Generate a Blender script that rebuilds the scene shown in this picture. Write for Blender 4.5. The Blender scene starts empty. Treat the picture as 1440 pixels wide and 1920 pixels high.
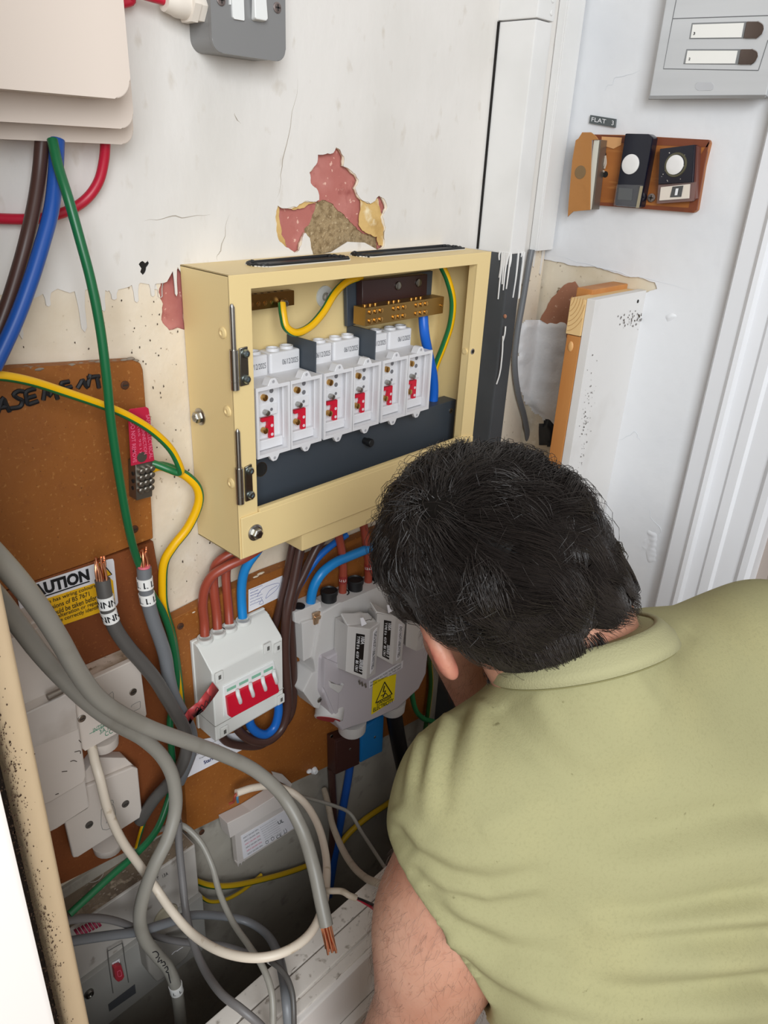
import bpy, bmesh, math, random
import numpy as np
from mathutils import Vector, Matrix, noise
random.seed(7)
S = bpy.context.scene
COL = S.collection
Z0 = 1.35                       # the bottom of the cream board hangs 1.35 m above the floor
# ---------------------------------------------------------------- camera
FPX, YAW, PIT, ROL = 1415.48, .83263, .44554, .05048
CAMP = Vector((-.41889, -.66464, .40122 + Z0))
def _rot():
    cy, sy, cp, sp = math.cos(YAW), math.sin(YAW), math.cos(PIT), math.sin(PIT)
    f = Vector((sy*cp, cy*cp, -sp)); r = Vector((cy, -sy, 0)); u = r.cross(f)
    cr, sr = math.cos(ROL), math.sin(ROL)
    return cr*r+sr*u, -sr*r+cr*u, f
RX, RY, RF = _rot()
cd = bpy.data.cameras.new('camera'); cam = bpy.data.objects.new('camera', cd); COL.objects.link(cam)
cd.sensor_fit = 'VERTICAL'; cd.sensor_height = 24; cd.lens = FPX/1920*24; cd.clip_start = .02
cam.matrix_world = Matrix(((RX.x, RY.x, -RF.x, CAMP.x), (RX.y, RY.y, -RF.y, CAMP.y), (RX.z, RY.z, -RF.z, CAMP.z), (0, 0, 0, 1)))
S.camera = cam
# ---------------------------------------------------------------- light
S.view_settings.view_transform = 'Standard'; S.view_settings.look = 'None'
S.view_settings.exposure = 0; S.view_settings.gamma = 1; S.view_settings.use_curve_mapping = False
w = bpy.data.worlds.new('sky'); S.world = w; w.use_nodes = True
w.node_tree.nodes['Background'].inputs[0].default_value = (1, .94, .87, 1)
w.node_tree.nodes['Background'].inputs[1].default_value = .62
def area(name, loc, target, size, power, color):
    l = bpy.data.lights.new(name, 'AREA'); l.shape = 'RECTANGLE'; l.size, l.size_y = size; l.energy = power; l.color = color
    o = bpy.data.objects.new(name, l); COL.objects.link(o); o.location = loc
    o.rotation_euler = (Vector(target)-Vector(loc)).to_track_quat('-Z', 'Y').to_euler()
area('doorway_daylight', (-1.05, -1.75, 2.25), (.3, -.15, 1.35), (1.0, 1.2), 45, (.90, .955, 1))
# ---------------------------------------------------------------- picture point to a point on a known plane
def ray(px, py): return RX*((px-720)/FPX) - RY*((py-960)/FPX) + RF
def U(px, py, y=0): d = ray(px, py); return CAMP + d*((y-CAMP.y)/d.y)          # plane parallel to the back wall
def V(px, py, x=.654): d = ray(px, py); return CAMP + d*((x-CAMP.x)/d.x)       # plane parallel to the right wall
def H(px, py, z): d = ray(px, py); return CAMP + d*((z-CAMP.z)/d.z)
# ---------------------------------------------------------------- materials
def lin(h):
    h = h.lstrip('#'); c = [int(h[i:i+2], 16)/255 for i in (0, 2, 4)]
    return tuple(x/12.92 if x <= .04045 else ((x+.055)/1.055)**2.4 for x in c) + (1,)
MATS = {}
def M(name, col, rough=.5, metal=0, mix=None, bump=None, alpha=None, coat=0, stretch=None, spec=.5, sss=0, trans=0):
    """mix = list of (scale, low, high, colour, detail): noise masks laid over the base colour; bump = (scale, distance)"""
    if name in MATS: return MATS[name]
    m = bpy.data.materials.new(name); m.use_nodes = True; N = m.node_tree.nodes; L = m.node_tree.links
    b = N['Principled BSDF']; b.inputs['Roughness'].default_value = rough; b.inputs['Metallic'].default_value = metal
    b.inputs['Specular IOR Level'].default_value = spec
    if coat: b.inputs['Coat Weight'].default_value = coat; b.inputs['Coat Roughness'].default_value = .15
    if sss: b.inputs['Subsurface Weight'].default_value = sss; b.inputs['Subsurface Radius'].default_value = (.01, .004, .002); b.inputs['Subsurface Scale'].default_value = 1
    if trans: b.inputs['Transmission Weight'].default_value = trans
    if alpha is not None: b.inputs['Alpha'].default_value = alpha
    b.inputs['Base Color'].default_value = lin(col)
    tc = N.new('ShaderNodeTexCoord'); co = tc.outputs['Object']
    if stretch:
        mp = N.new('ShaderNodeMapping'); mp.inputs['Scale'].default_value = stretch; L.new(co, mp.inputs['Vector']); co = mp.outputs['Vector']
    prev = None
    for k, (sc, lo, hi, c2, det) in enumerate(mix or []):
        n = N.new('ShaderNodeTexNoise'); n.inputs['Scale'].default_value = sc; n.inputs['Detail'].default_value = det; L.new(co, n.inputs['Vector'])
        mr = N.new('ShaderNodeMapRange'); mr.inputs['From Min'].default_value = lo; mr.inputs['From Max'].default_value = hi; L.new(n.outputs['Fac'], mr.inputs['Value'])
        mx = N.new('ShaderNodeMix'); mx.data_type = 'RGBA'; L.new(mr.outputs['Result'], mx.inputs['Factor'])
        if prev is None: mx.inputs['A'].default_value = lin(col)
        else: L.new(prev, mx.inputs['A'])
        mx.inputs['B'].default_value = lin(c2); prev = mx.outputs['Result']
    if prev is not None: L.new(prev, b.inputs['Base Color'])
    if bump:
        bs = bump if isinstance(bump, list) else [bump]; pn = None
        for sc, dist in bs:
            n = N.new('ShaderNodeTexNoise'); n.inputs['Scale'].default_value = sc; n.inputs['Detail'].default_value = 5; L.new(co, n.inputs['Vector'])
            bp = N.new('ShaderNodeBump'); bp.inputs['Distance'].default_value = dist; bp.inputs['Strength'].default_value = 1; L.new(n.outputs['Fac'], bp.inputs['Height'])
            if pn: L.new(pn, bp.inputs['Normal'])
            pn = bp.outputs['Normal']
        L.new(pn, b.inputs['Normal'])
    MATS[name] = m; return m
def stripe_mat(name, a, c, f0, f1, rough=.35):
    """two-colour cable sheath: colour c on the part of the circumference between f0 and f1"""
    m = M(name, a, rough); N = m.node_tree.nodes; L = m.node_tree.links
    uv = N.new('ShaderNodeTexCoord'); sp = N.new('ShaderNodeSeparateXYZ'); L.new(uv.outputs['UV'], sp.inputs[0])
    g = N.new('ShaderNodeMath'); g.operation = 'GREATER_THAN'; g.inputs[1].default_value = f0; L.new(sp.outputs['X'], g.inputs[0])
    l = N.new('ShaderNodeMath'); l.operation = 'LESS_THAN'; l.inputs[1].default_value = f1; L.new(sp.outputs['X'], l.inputs[0])
    mu = N.new('ShaderNodeMath'); mu.operation = 'MULTIPLY'; L.new(g.outputs[0], mu.inputs[0]); L.new(l.outputs[0], mu.inputs[1])
    mx = N.new('ShaderNodeMix'); mx.data_type = 'RGBA'; mx.inputs['A'].default_value = lin(a); mx.inputs['B'].default_value = lin(c); L.new(mu.outputs[0], mx.inputs['Factor'])
    L.new(mx.outputs['Result'], N['Principled BSDF'].inputs['Base Color']); return m
# ---------------------------------------------------------------- objects
GROUPS = {'bell_push': 'bell pushes on the wooden board', 'chipboard_panel': 'chipboard backing panels on the wall', 'fused_outlet': 'white fused outlets on the brown board', 'connector_block': 'connector blocks under the cut-out', 'cable': 'cables around the open board', 'paper_label': 'paper labels on the chipboard', 'wire': 'wire ends at the power supply'}
def thing(name, label, cat, loc=(0, 0, 0), group=None):
    group = group or GROUPS.get(name)
    o = bpy.data.objects.new(name, None); COL.objects.link(o); o.empty_display_size = .02; o.location = loc
    o['label'] = label; o['category'] = cat
    if group: o['group'] = group
    return o
def wloc(o):
    v = Vector((0, 0, 0))
    while o: v += o.location; o = o.parent
    return v
def put(name, bm, mat, parent=None, label=None, smooth=True, ang=40, stuff=False):
    me = bpy.data.meshes.new(name)
    if parent: bmesh.ops.translate(bm, verts=bm.verts, vec=-wloc(parent))
    bmesh.ops.recalc_face_normals(bm, faces=bm.faces)
    if smooth:
        for f in bm.faces: f.smooth = True
        for e in bm.edges:
            if len(e.link_faces) == 2 and e.calc_face_angle(0) > math.radians(ang): e.smooth = False
    bm.to_mesh(me); bm.free(); me.materials.append(mat)
    o = bpy.data.objects.new(name, me); COL.objects.link(o); o.parent = parent
    if smooth and ang < 90 and len(me.polygons) < 4000: o.modifiers.new('weighted', 'WEIGHTED_NORMAL').keep_sharp = True
    if label: o['label'] = label
    if stuff: o['kind'] = 'stuff'
    return o
def single(name, label, cat, bm, mat, group=None, **k):
    c = Vector((0, 0, 0))
    for v in bm.verts: c += v.co
    c /= len(bm.verts); bmesh.ops.translate(bm, verts=bm.verts, vec=-c)
    o = put(name, bm, mat, **k); o.location = c; o['label'] = label; o['category'] = cat
    if group: o['group'] = group
    return o
def struct(name, bm, mat, parent=None, **k):
    o = put(name, bm, mat, parent, **k)
    if not parent: o['kind'] = 'structure'
    return o
B = bmesh.new
def prism(b, front, back, bev=0, seg=2):
    f = [b.verts.new(p) for p in front]; k = [b.verts.new(p) for p in back]; n = len(f)
    fs = [b.faces.new(f), b.faces.new(k[::-1])] + [b.faces.new((f[i], k[i], k[(i+1) % n], f[(i+1) % n])) for i in range(n)]
    if bev:
        es = list({e for q in fs for e in q.edges})
        bmesh.ops.bevel(b, geom=es, offset=bev, segments=seg, affect='EDGES', profile=.6, clamp_overlap=True)
    return b
def ext(b, pts, vec, bev=0, seg=2): vec = Vector(vec); return prism(b, pts, [Vector(p)+vec for p in pts], bev, seg)
def box(b, lo, hi, bev=0, seg=2):
    x0, y0, z0 = lo; x1, y1, z1 = hi
    return prism(b, [(x0, y0, z0), (x1, y0, z0), (x1, y0, z1), (x0, y0, z1)], [(x0, y1, z0), (x1, y1, z0), (x1, y1, z1), (x0, y1, z1)], bev, seg)
def zb(b, x0, x1, y0, y1, z0, z1, bev=0, seg=2): return box(b, (x0, y0, z0+Z0), (x1, y1, z1+Z0), bev, seg)
def frame_of(d):
    d = Vector(d).normalized(); a = Vector((0, 0, 1)) if abs(d.z) < .9 else Vector((1, 0, 0))
    u = a.cross(d).normalized(); return u, d.cross(u), d
def lathe(b, p, d, prof, seg=20, cap=True):
    """prof: list of (distance along d, radius)"""
    u, v, d = frame_of(d); p = Vector(p); rings = []
    for t, r in prof:
        rings.append([b.verts.new(p+d*t+(u*math.cos(2*math.pi*i/seg)+v*math.sin(2*math.pi*i/seg))*r) for i in range(seg)])
    for a, c in zip(rings, rings[1:]):
        for i in range(seg): b.faces.new((a[i], a[(i+1) % seg], c[(i+1) % seg], c[i]))
    if cap: b.faces.new(rings[0][::-1]); b.faces.new(rings[-1])
    return b
def cyl(b, p0, p1, r, seg=16, r1=None):
    p0, p1 = Vector(p0), Vector(p1); return lathe(b, p0, p1-p0, [(0, r), ((p1-p0).length, r if r1 is None else r1)], seg)
def ball(b, p, r, sx=(1, 1, 1), sub=12):
    bmesh.ops.create_uvsphere(b, u_segments=sub, v_segments=max(6, sub//2), radius=r, matrix=Matrix.Translation(p) @ Matrix.Diagonal((*sx, 1))); return b
def spline(P, res=8):
    P = [Vector(p) for p in P]; Q = [P[0]*2-P[1]] + P + [P[-1]*2-P[-2]]; out = []
    for i in range(1, len(Q)-2):
        a, c, d, e = Q[i-1:i+3]
        for k in range(res):
            t = k/res; out.append(.5*((2*c)+(d-a)*t+(2*a-5*c+4*d-e)*t*t+(3*c-a-3*d+e)*t**3))
    return out + [P[-1]]
def tube(b, P, r, seg=12, res=8, flat=1, twist=0, smooth=True, cap=True):
    pts = spline(P, res) if smooth else [Vector(p) for p in P]; uvl = b.loops.layers.uv.verify(); rings = []; n = len(pts)
    t0 = (pts[1]-pts[0]).normalized(); u = frame_of(t0)[0]
    # keep the seam facing the camera side so that two-coloured sheaths read well
    for i, p in enumerate(pts):
        t = (pts[min(i+1, n-1)]-pts[max(i-1, 0)]).normalized(); u = (u-t*u.dot(t)).normalized(); v = t.cross(u)
        rr = r(i/(n-1)) if callable(r) else r; th = twist*i/(n-1)
        rings.append([b.verts.new(p+(u*math.cos(th+2*math.pi*k/seg)+v*math.sin(th+2*math.pi*k/seg)*flat)*rr) for k in range(seg)])
    for i, (a, c) in enumerate(zip(rings, rings[1:])):
        for k in range(seg):
            f = b.faces.new((a[k], a[(k+1) % seg], c[(k+1) % seg], c[k]))
            for lp, q in zip(f.loops, ((k, i), (k+1, i), (k+1, i+1), (k, i+1))): lp[uvl].uv = (q[0]/seg, q[1]/n)
    if cap: b.faces.new(rings[0][::-1]); b.faces.new(rings[-1])
    return b
def jag(P, n=3, amp=.25, seed=1):
    r = random.Random(seed); P = [Vector(p[:2]) for p in P]
    for _ in range(n):
        Q = []
        for a, c in zip(P, P[1:]+P[:1]):
            d = c-a; Q += [a, (a+c)/2+Vector((-d.y, d.x))*r.uniform(-amp, amp)]
        P = Q
    return P
def sheet(outline, holes, origin, ux, uy, thick):
    """flat sheet with holes: 2-D outlines filled between, pushed out by thick along ux x uy"""
    c = bpy.data.curves.new('sheet', 'CURVE'); c.dimensions = '2D'; c.fill_mode = 'BOTH'; c.extrude = thick/2
    for P in [outline]+list(holes):
        s = c.splines.new('POLY'); s.points.add(len(P)-1); s.use_cyclic_u = True
        for q, p in zip(s.points, P): q.co = (p[0], p[1], 0, 1)
    o = bpy.data.objects.new('sheet', c); COL.objects.link(o); dg = bpy.context.evaluated_depsgraph_get()
    me = bpy.data.meshes.new_from_object(o.evaluated_get(dg)); bpy.data.objects.remove(o); bpy.data.curves.remove(c)
    b = B(); b.from_mesh(me); bpy.data.meshes.remove(me)
    ux, uy = Vector(ux), Vector(uy); n = ux.cross(uy); o = Vector(origin)+n*(thick/2)
    for v in b.verts: p = v.co.copy(); v.co = o+ux*p.x+uy*p.y+n*p.z
    bmesh.ops.remove_doubles(b, verts=b.verts, dist=1e-6); return b
_glyph = {}
def glyphs(s, bold=0):
    c = bpy.data.curves.new('t', 'FONT'); c.body = s; c.size = 1; c.offset = bold; c.resolution_u = 3; c.align_x = 'CENTER'
    o = bpy.data.objects.new('t', c); COL.objects.link(o); dg = bpy.context.evaluated_depsgraph_get()
    me = bpy.data.meshes.new_from_object(o.evaluated_get(dg)); bpy.data.objects.remove(o); bpy.data.curves.remove(c); return me
def text(s, quad, mat, parent=None, name='lettering', lift=.0004, bold=0, b=None):
    """lettering mapped into a quad (top-left, top-right, bottom-right, bottom-left world points)"""
    me = glyphs(s, bold); own = b is None; b = b or B(); tmp = B(); tmp.from_mesh(me); bpy.data.meshes.remove(me)
    xs = [v.co.x for v in tmp.verts]; ys = [v.co.y for v in tmp.verts]; x0, x1, y0, y1 = min(xs), max(xs), min(ys), max(ys)
    tl, tr, br, bl = [Vector(q) for q in quad]; n = (tr-tl).cross(tl-bl).normalized()
    mp = {}
    for v in tmp.verts:
        a = (v.co.x-x0)/(x1-x0); c = (v.co.y-y0)/max(1e-6, y1-y0); mp[v] = b.verts.new((bl.lerp(br, a)).lerp(tl.lerp(tr, a), c)+n*lift)
    for f in tmp.faces: b.faces.new([mp[v] for v in f.verts])
    tmp.free()
    return put(name, b, mat, parent, smooth=False) if own else b
def strokes(lines, mp, r, mat, parent, name='handwriting', flat=.25, b=None, done=True):
    b = b or B()
    for l in lines: tube(b, [mp(*p) for p in l], r, 6, 3)
    return put(name, b, mat, parent) if done else b
def quadU(p, y): return [U(*q, y) for q in p]
def quadV(p, x): return [V(*q, x) for q in p]
def screw(p, n, r, mat, parent, name='screw', h=.0015, slot=True, cross=False):
    b = B(); u, v, n = frame_of(n); lathe(b, p, n, [(0, r), (h*.6, r), (h, r*.75)], 14); put(name, b, mat, parent)
    if slot:
        b = B()
        for d in ((u, v),) if not cross else ((u, v), (v, u)):
            a, c = d; q = Vector(p)+n*(h*.8)
            ext(b, [q+a*r*.6+c*r*.14, q+a*r*.6-c*r*.14, q-a*r*.6-c*r*.14, q-a*r*.6+c*r*.14], n*(h*.35))
        put(name+'_slot', b, M('slot_dark', '2a2724', .7), parent)
NY = Vector((0, -1, 0)); NX = Vector((-1, 0, 0)); UP = Vector((0, 0, 1))
# ================================================================= the setting
m_white = M('white_wall_paint', 'dedad5', .55, mix=[(9, .45, .75, 'd3cfc9', 4), (60, .62, .8, 'c9c1b6', 5)], bump=[(14, .0016), (90, .0004)], stretch=(1, 1, .55))
m_white2 = M('white_gloss_paint', 'e3e4e6', .38, mix=[(7, .5, .8, 'd8dade', 3)], bump=[(11, .0022), (70, .0005)])
m_cream = M('old_cream_paint', 'e0d3bf', .7, mix=[(12, .45, .75, 'd3c2a8', 5), (120, .66, .75, '8f7a5e', 3), (30, .62, .8, 'e7dccb', 4)], bump=[(20, .0012), (130, .0005)])
m_pink = M('pink_plaster', 'b06a62', .8, mix=[(25, .5, .75, 'c08078', 5), (160, .66, .72, 'dcae9f', 2), (60, .6, .75, '9a544e', 4)], bump=[(60, .001)])
m_mortar = M('tan_mortar', 'a08a68', .95, mix=[(140, .45, .65, '7f6a4b', 4), (300, .58, .7, 'c2ae8c', 3)], bump=[(150, .0022), (500, .001)])
m_torn = M('torn_lining_paper', 'd3b071', .85, mix=[(30, .45, .65, 'b08a4d', 5), (60, .55, .7, 'ead9b4', 4)], bump=[(60, .002)])
m_terra = M('terracotta_plaster', 'a8745a', .85, mix=[(22, .5, .7, 'b98a70', 4), (150, .66, .72, 'd0aa92', 2)], bump=[(80, .001)])
m_dark = M('dark_void', '15120f', .9)
m_lowwall = M('grimy_lower_wall', 'aaa498', .85, mix=[(6, .4, .8, '8d867c', 5), (40, .58, .85, '7d766c', 4)], bump=[(30, .002)])
X0, X1, ZT = -1.25, .654, 1.05
def xz(px, py, y=0): q = U(px, py, y); return (q.x, q.z-Z0)
O0 = (0, 0, Z0)
peelz = [(120,435),(105,500),(110,580),(130,640),(165,670),(215,702),(242,690),(262,615),(275,590),(300,620),(320,720),(690,690),(722,668),(730,560),(712,500),(738,450),(716,395),(690,380),(640,425),(590,402),(575,380),(558,340),(577,295),(560,265),(530,238),(490,215),(493,160),(470,120),(448,108),(432,140),(400,142),(345,150),(335,205),(298,250),(305,310),(345,352),(352,405),(318,415),(260,420),(225,445),(170,452)]
peel = [xz(480+a/3, 240+c/3) for a, c in peelz]
sidepatch = [xz(*q) for q in [(304,522),(318,508),(340,505),(352,520),(352,620),(318,620),(303,600),(306,570),(298,548)]]
hole = [xz(*q) for q in [(259,495),(266,489),(271,493),(276,488),(279,493),(274,501),(272,510),(267,516),(262,510),(264,503)]]
# white paint, with its dripped lower edge
edge = [(-140,575),(-60,562),(0,553),(40,548),(70,556),(100,545),(130,549),(165,541),(200,546),(240,538),(262,530),(290,533),(312,528),(332,500)]
E2 = [Vector(xz(*q)) for q in edge] + [Vector((.02, .272)), Vector((.40, .27)), Vector((X1, .275))]
def drips(E, seed, n, lo, hi):
    r = random.Random(seed); out = []
    for a, c in zip(E, E[1:]):
        out.append(a); L = (c-a).length; k = max(1, int(L/.012))
        for i in range(k):
            t = (i+r.uniform(.2, .8))/k; p = a.lerp(c, t)
            if r.random() < n:
                wd = r.uniform(.0012, .003); ln = r.uniform(lo, hi)*(1 if r.random() < .7 else 2)
                out += [p+Vector((-wd*1.6, 0)), p+Vector((-wd, -ln*.4)), p+Vector((-wd*.9, -ln*.9)), p+Vector((0, -ln)), p+Vector((wd*.9, -ln*.88)), p+Vector((wd, -ln*.4)), p+Vector((wd*1.7, 0))]
            else: out.append(p+Vector((0, r.uniform(-.003, .003))))
    return out+[E[-1]]
E3 = drips(E2, 4, .85, .008, .026)
outline = E3 + [Vector((X1, ZT)), Vector((X0, ZT)), Vector((X0, E3[0].y))]
holes = [jag(peel, 2, .12, 3), jag(hole, 1, .1, 2)]
b = B(); zb(b, X0, X1+.1, .0065, .12, -Z0, ZT); wall = struct('wall_back', b, m_mortar)
low = -.40
cream_outline = [Vector((X0, low)), Vector((X1, low)), Vector((X1, ZT)), Vector((X0, ZT))]
hole2 = jag([(x*.98+.02*.2, z) for x, z in peel], 2, .1, 8)
put('cream_paint', sheet(cream_outline, [hole2, jag(hole, 1, .1, 5), jag(sidepatch, 2, .12, 6)], (0, .0045, Z0), (1, 0, 0), (0, 0, 1), .004), m_cream, wall, smooth=False)
put('white_paint', sheet(outline, holes, (0, .0008, Z0), (1, 0, 0), (0, 0, 1), .0018), m_white, wall, smooth=False)
mort = jag([xz(480+a/3, 240+c/3) for a, c in [(360,415),(400,408),(430,420),(470,455),(515,490),(560,540),(600,580),(640,600),(692,616),(700,720),(320,720),(300,630),(288,572),(328,515),(345,470)]], 2, .14, 11)
bigpeel = [(-.2, .2), (.55, .2), (.55, .55), (-.2, .55)]
put('pink_plaster', sheet([(-.08, .12), (.42, .12), (.42, .46), (-.08, .46)], [mort], (0, .0064, Z0), (1, 0, 0), (0, 0, 1), .0012), m_pink, wall, smooth=False)
torn = jag([xz(480+a/3, 240+c/3) for a, c in [(592,402),(640,428),(690,395),(700,440),(722,500),(728,560),(722,664),(696,662),(688,612),(640,598),(605,578),(585,545),(590,480)]], 2, .12, 12)
put('torn_paper', sheet(torn, [], (0, .003, Z0), (1, 0, 0), (0, 0, 1), .0012), m_torn, wall, smooth=False)
for i, P in enumerate(([(118,440),(132,430),(140,520),(150,600),(180,670),(160,668),(128,640),(108,580),(104,500)], [(170,450),(225,440),(262,418),(330,412),(345,425),(290,440),(240,455),(215,462)])):
    put('torn_paper', sheet(jag([xz(480+a/3, 240+c/3) for a, c in P], 2, .12, 20+i), [], (0, .0032, Z0), (1, 0, 0), (0, 0, 1), .001), m_torn, wall, smooth=False)
put('wall_hole', sheet(jag(hole, 1, .1, 2), [], (0, .0006, Z0), (1, 0, 0), (0, 0, 1), .0003), m_dark, wall, smooth=False)
def dots(px, n, sx, sy, r0, r1, plane, nrm, mat, parent, seed, name='fleck'):
    r = random.Random(seed); b = B(); u, v, nn = frame_of(nrm)
    for _ in range(n):
        p = plane(px[0]+r.gauss(0, sx), px[1]+r.gauss(0, sy)); rad = r.uniform(r0, r1)
        vs = [b.verts.new(p+nn*.0006+(u*math.cos(t)*r.uniform(.5, 1.2)+v*math.sin(t)*r.uniform(.6, 1.8))*rad) for t in [k*math.pi/3 for k in range(6)]]
        b.faces.new(vs)
    return put(name, b, mat, parent, smooth=False, stuff=True)
m_fleck = M('dirt_fleck', '4a3f35', .9)
dots((290, 620), 60, 120, 130, .0004, .0012, lambda x, y: U(x, y, 0), NY, m_fleck, wall, 5)
dots((330, 900), 40, 60, 120, .0004, .0014, lambda x, y: U(x, y, 0), NY, m_fleck, wall, 6)
def cracks(lines, plane, nrm, parent, mat, seed, r=.0005):
    b = B(); rr = random.Random(seed)
    for l in lines:
        P = []
        for a, c in zip(l, l[1:]):
            for k in range(5): t = k/5; P.append(plane(a[0]+(c[0]-a[0])*t+rr.gauss(0, 1.6), a[1]+(c[1]-a[1])*t+rr.gauss(0, 1.6)))
        P.append(plane(*l[-1])); tube(b, P, lambda t: r*(1.1-abs(2*t-1)), 5, 2)
    put('crack', b, mat, parent)
m_crack = M('paint_crack', 'a59c90', .8)
cracks([[(430,400),(412,470),(408,488)],[(270,415),(330,408),(395,402)],[(438,212),(452,232)],[(560,150),(530,300),(520,370)]], lambda x, y: U(x, y, -.001), NY, wall, m_crack, 3)
# lower, grimy part of the back wall below the boards
b = B(); zb(b, X0, X1, -.004, .0065, -Z0, low+.01, .002); put('lower_plaster', b, m_lowwall, wall)
# right wall
XR = .654
def yz(px, py): q = V(px, py, XR); return (max(-.012, -q.y), q.z-Z0)
b = B(); zb(b, XR+.006, XR+.11, -.31, .12, -Z0, ZT); wr = struct('wall_right', b, M('right_wall_base', 'ddd2bd', .8, mix=[(14, .45, .7, 'd0c1a6', 5), (60, .6, .72, 'e6dcc8', 4), (90, .66, .74, '7d664a', 3)], bump=[(30, .0015)]))
bare = jag([yz(*q) for q in [(990,476),(1012,484),(1050,492),(1100,500),(1150,512),(1195,520),(1226,530),(1230,542),(1204,552),(1180,640),(1085,1010),(1000,1010),(930,900)]], 3, .055, 9)
WR = sheet([(-.02, -Z0), (.31, -Z0), (.31, ZT), (-.02, ZT)], [bare], (XR, 0, Z0), (0, -1, 0), (0, 0, 1), .0022)
for v in WR.verts: v.co.x += .0075-.0022+.0
put('white_paint', WR, m_white2, wr, smooth=False)
def sheetV(P, x, th, mat, name, parent, seed=1, amp=.1, holes=[]):
    return put(name, sheet(jag([yz(*q) for q in P], 2, amp, seed), holes, (x, 0, Z0), (0, -1, 0), (0, 0, 1), th), mat, parent, smooth=False)
sheetV([(1062,531),(1075,528),(1090,545),(1085,620),(1068,640),(1010,600),(1025,570),(1040,552)], XR+.0055, .0015, m_terra, 'plaster_patch', wr, 4)
sheetV([(998,512),(1004,520),(1002,535),(994,545),(990,560),(992,530)], XR+.0055, .0015, m_terra, 'plaster_patch', wr, 5)
m_filler = M('white_filler', 'eeeff0', .4, mix=[(20, .5, .75, 'e2e5e8', 3)], bump=[(35, .004)])
def relief(P, plane, nrm, h, mat, name, parent, seed=0, res=26, fscale=30):
    """lumpy smear: a height field cut to an outline given in picture points"""
    xs = [p[0] for p in P]; ys = [p[1] for p in P]; b = B(); vs = {}
    def dist(x, y):
        ins = False; dm = 1e9; n = len(P)
        for i in range(n):
            x1, y1 = P[i]; x2, y2 = P[(i+1) % n]
            if (y1 > y) != (y2 > y) and x < (x2-x1)*(y-y1)/(y2-y1)+x1: ins = not ins
            t = max(0, min(1, ((x-x1)*(x2-x1)+(y-y1)*(y2-y1))/((x2-x1)**2+(y2-y1)**2))); dm = min(dm, math.hypot(x-x1-t*(x2-x1), y-y1-t*(y2-y1)))
        return dm if ins else -dm
    x0, x1, y0, y1 = min(xs), max(xs), min(ys), max(ys); nx = res; ny = int(res*(y1-y0)/(x1-x0))
    for i in range(nx+1):
        for j in range(ny+1):
            x = x0+(x1-x0)*i/nx; y = y0+(y1-y0)*j/ny; d = dist(x, y)+5*noise.noise((x*.07, y*.07, seed))
            if d > -4: 
                k = max(0, min(1, d/10)); p = plane(x, y)
                vs[i, j] = b.verts.new(p+nrm*(h*k*(.55+.6*noise.noise((p.y*fscale+p.x*fscale, p.z*fscale*1.6, seed)))-.0008*(1-k)))
    for i in range(nx):
        for j in range(ny):
            q = [(i, j), (i+1, j), (i+1, j+1), (i, j+1)]
            if all(k in vs for k in q): b.faces.new([vs[k] for k in q])
    return put(name, b, mat, parent, ang=180)
relief([(975,612),(985,602),(1020,603),(1062,600),(1070,612),(1068,650),(1062,720),(1052,780),(1045,815),(1035,800),(1020,785),(1000,770),(985,755),(975,720),(970,680)], lambda x, y: V(x, y, XR+.0052) if V(x, y, XR+.0052).y < -.002 else U(x, y, -.002), (NX+NY).normalized(), .007, m_filler, 'filler_smear', wr, 3, 34, 22)
relief([(1010,800),(1030,782),(1046,800),(1044,830),(1030,838),(1012,832)], lambda x, y: V(x, y, XR+.004), NX, .005, M('black_sealant', '1b1d24', .35), 'sealant_dab', wr, 5, 12)
dots((1228, 580), 14, 8, 5, .0006, .0018, lambda x, y: V(x, y, XR+.0045), NX, m_fleck, wr, 8)
dots((1090, 60), 30, 6, 60, .0005, .0012, lambda x, y: V(x, y, XR+.0045), NX, M('pale_fleck', 'b0a99c', .9), wr, 9)
cracks([[(1030,480),(1110,498),(1200,520),(1300,545)],[(1130,170),(1160,145),(1200,132)],[(1150,830),(1190,812),(1205,830)],[(1210,950),(1235,990),(1240,1010)]], lambda x, y: V(x, y, XR+.003), NX, wr, M('paint_ridge', 'd6d9dd', .5), 5, .0006)
relief([(1195,1015),(1215,985),(1235,990),(1240,1030),(1235,1060),(1210,1060)], lambda x, y: V(x, y, XR+.0045), NX, .004, m_white2, 'paint_lump', wr, 6, 16, 90)
relief([(1240,590),(1260,580),(1275,592),(1262,604),(1248,612)], lambda x, y: V(x, y, XR+.0045), NX, .005, m_white2, 'paint_lump', wr, 8, 12, 80)
# corner boxing: white above, charcoal below
m_trim = M('white_trim_paint', 'e2e1df', .4, mix=[(8, .5, .8, 'd6d5d2', 3)], bump=[(16, .0012)])
m_char = M('charcoal_paint', '4a4d50', .55, mix=[(8, .4, .75, '3c3f42', 4)], bump=[(50, .0005)])
b = B(); zb(b, .475, .511, -.057, .0, .283, .552, .003); t1 = struct('trim_1', b, m_trim)
b = B(); zb(b, .4733, .4752, -.004, -.0005, .285, .552); put('dark_gap', b, m_dark, t1)
b = B(); zb(b, .4735, .5125, -.0585, 0, .5525, ZT, .003); put('upper_boxing', b, m_trim, t1)
b = B(); zb(b, .476, .510, -.056, 0, -1.3, .284, .004); put('bare_boxing', b, m_char, t1)
b = B(); lathe(b, U(0, 0, 0)*0+Vector((.4735, -.03, Z0+.588)), NX, [(0, .009), (.0015, .0085), (.002, .005)], 18); put('painted_screw', b, m_trim, t1)
b = B()
for y, z in ((-.0588, .574), (-.0588, .561)): lathe(b, (.503, y, Z0+z), NY, [(0, .003), (.0008, .0022)], 10)
put('painted_pin', b, m_trim, t1)
b = B(); r = random.Random(3)
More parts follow.
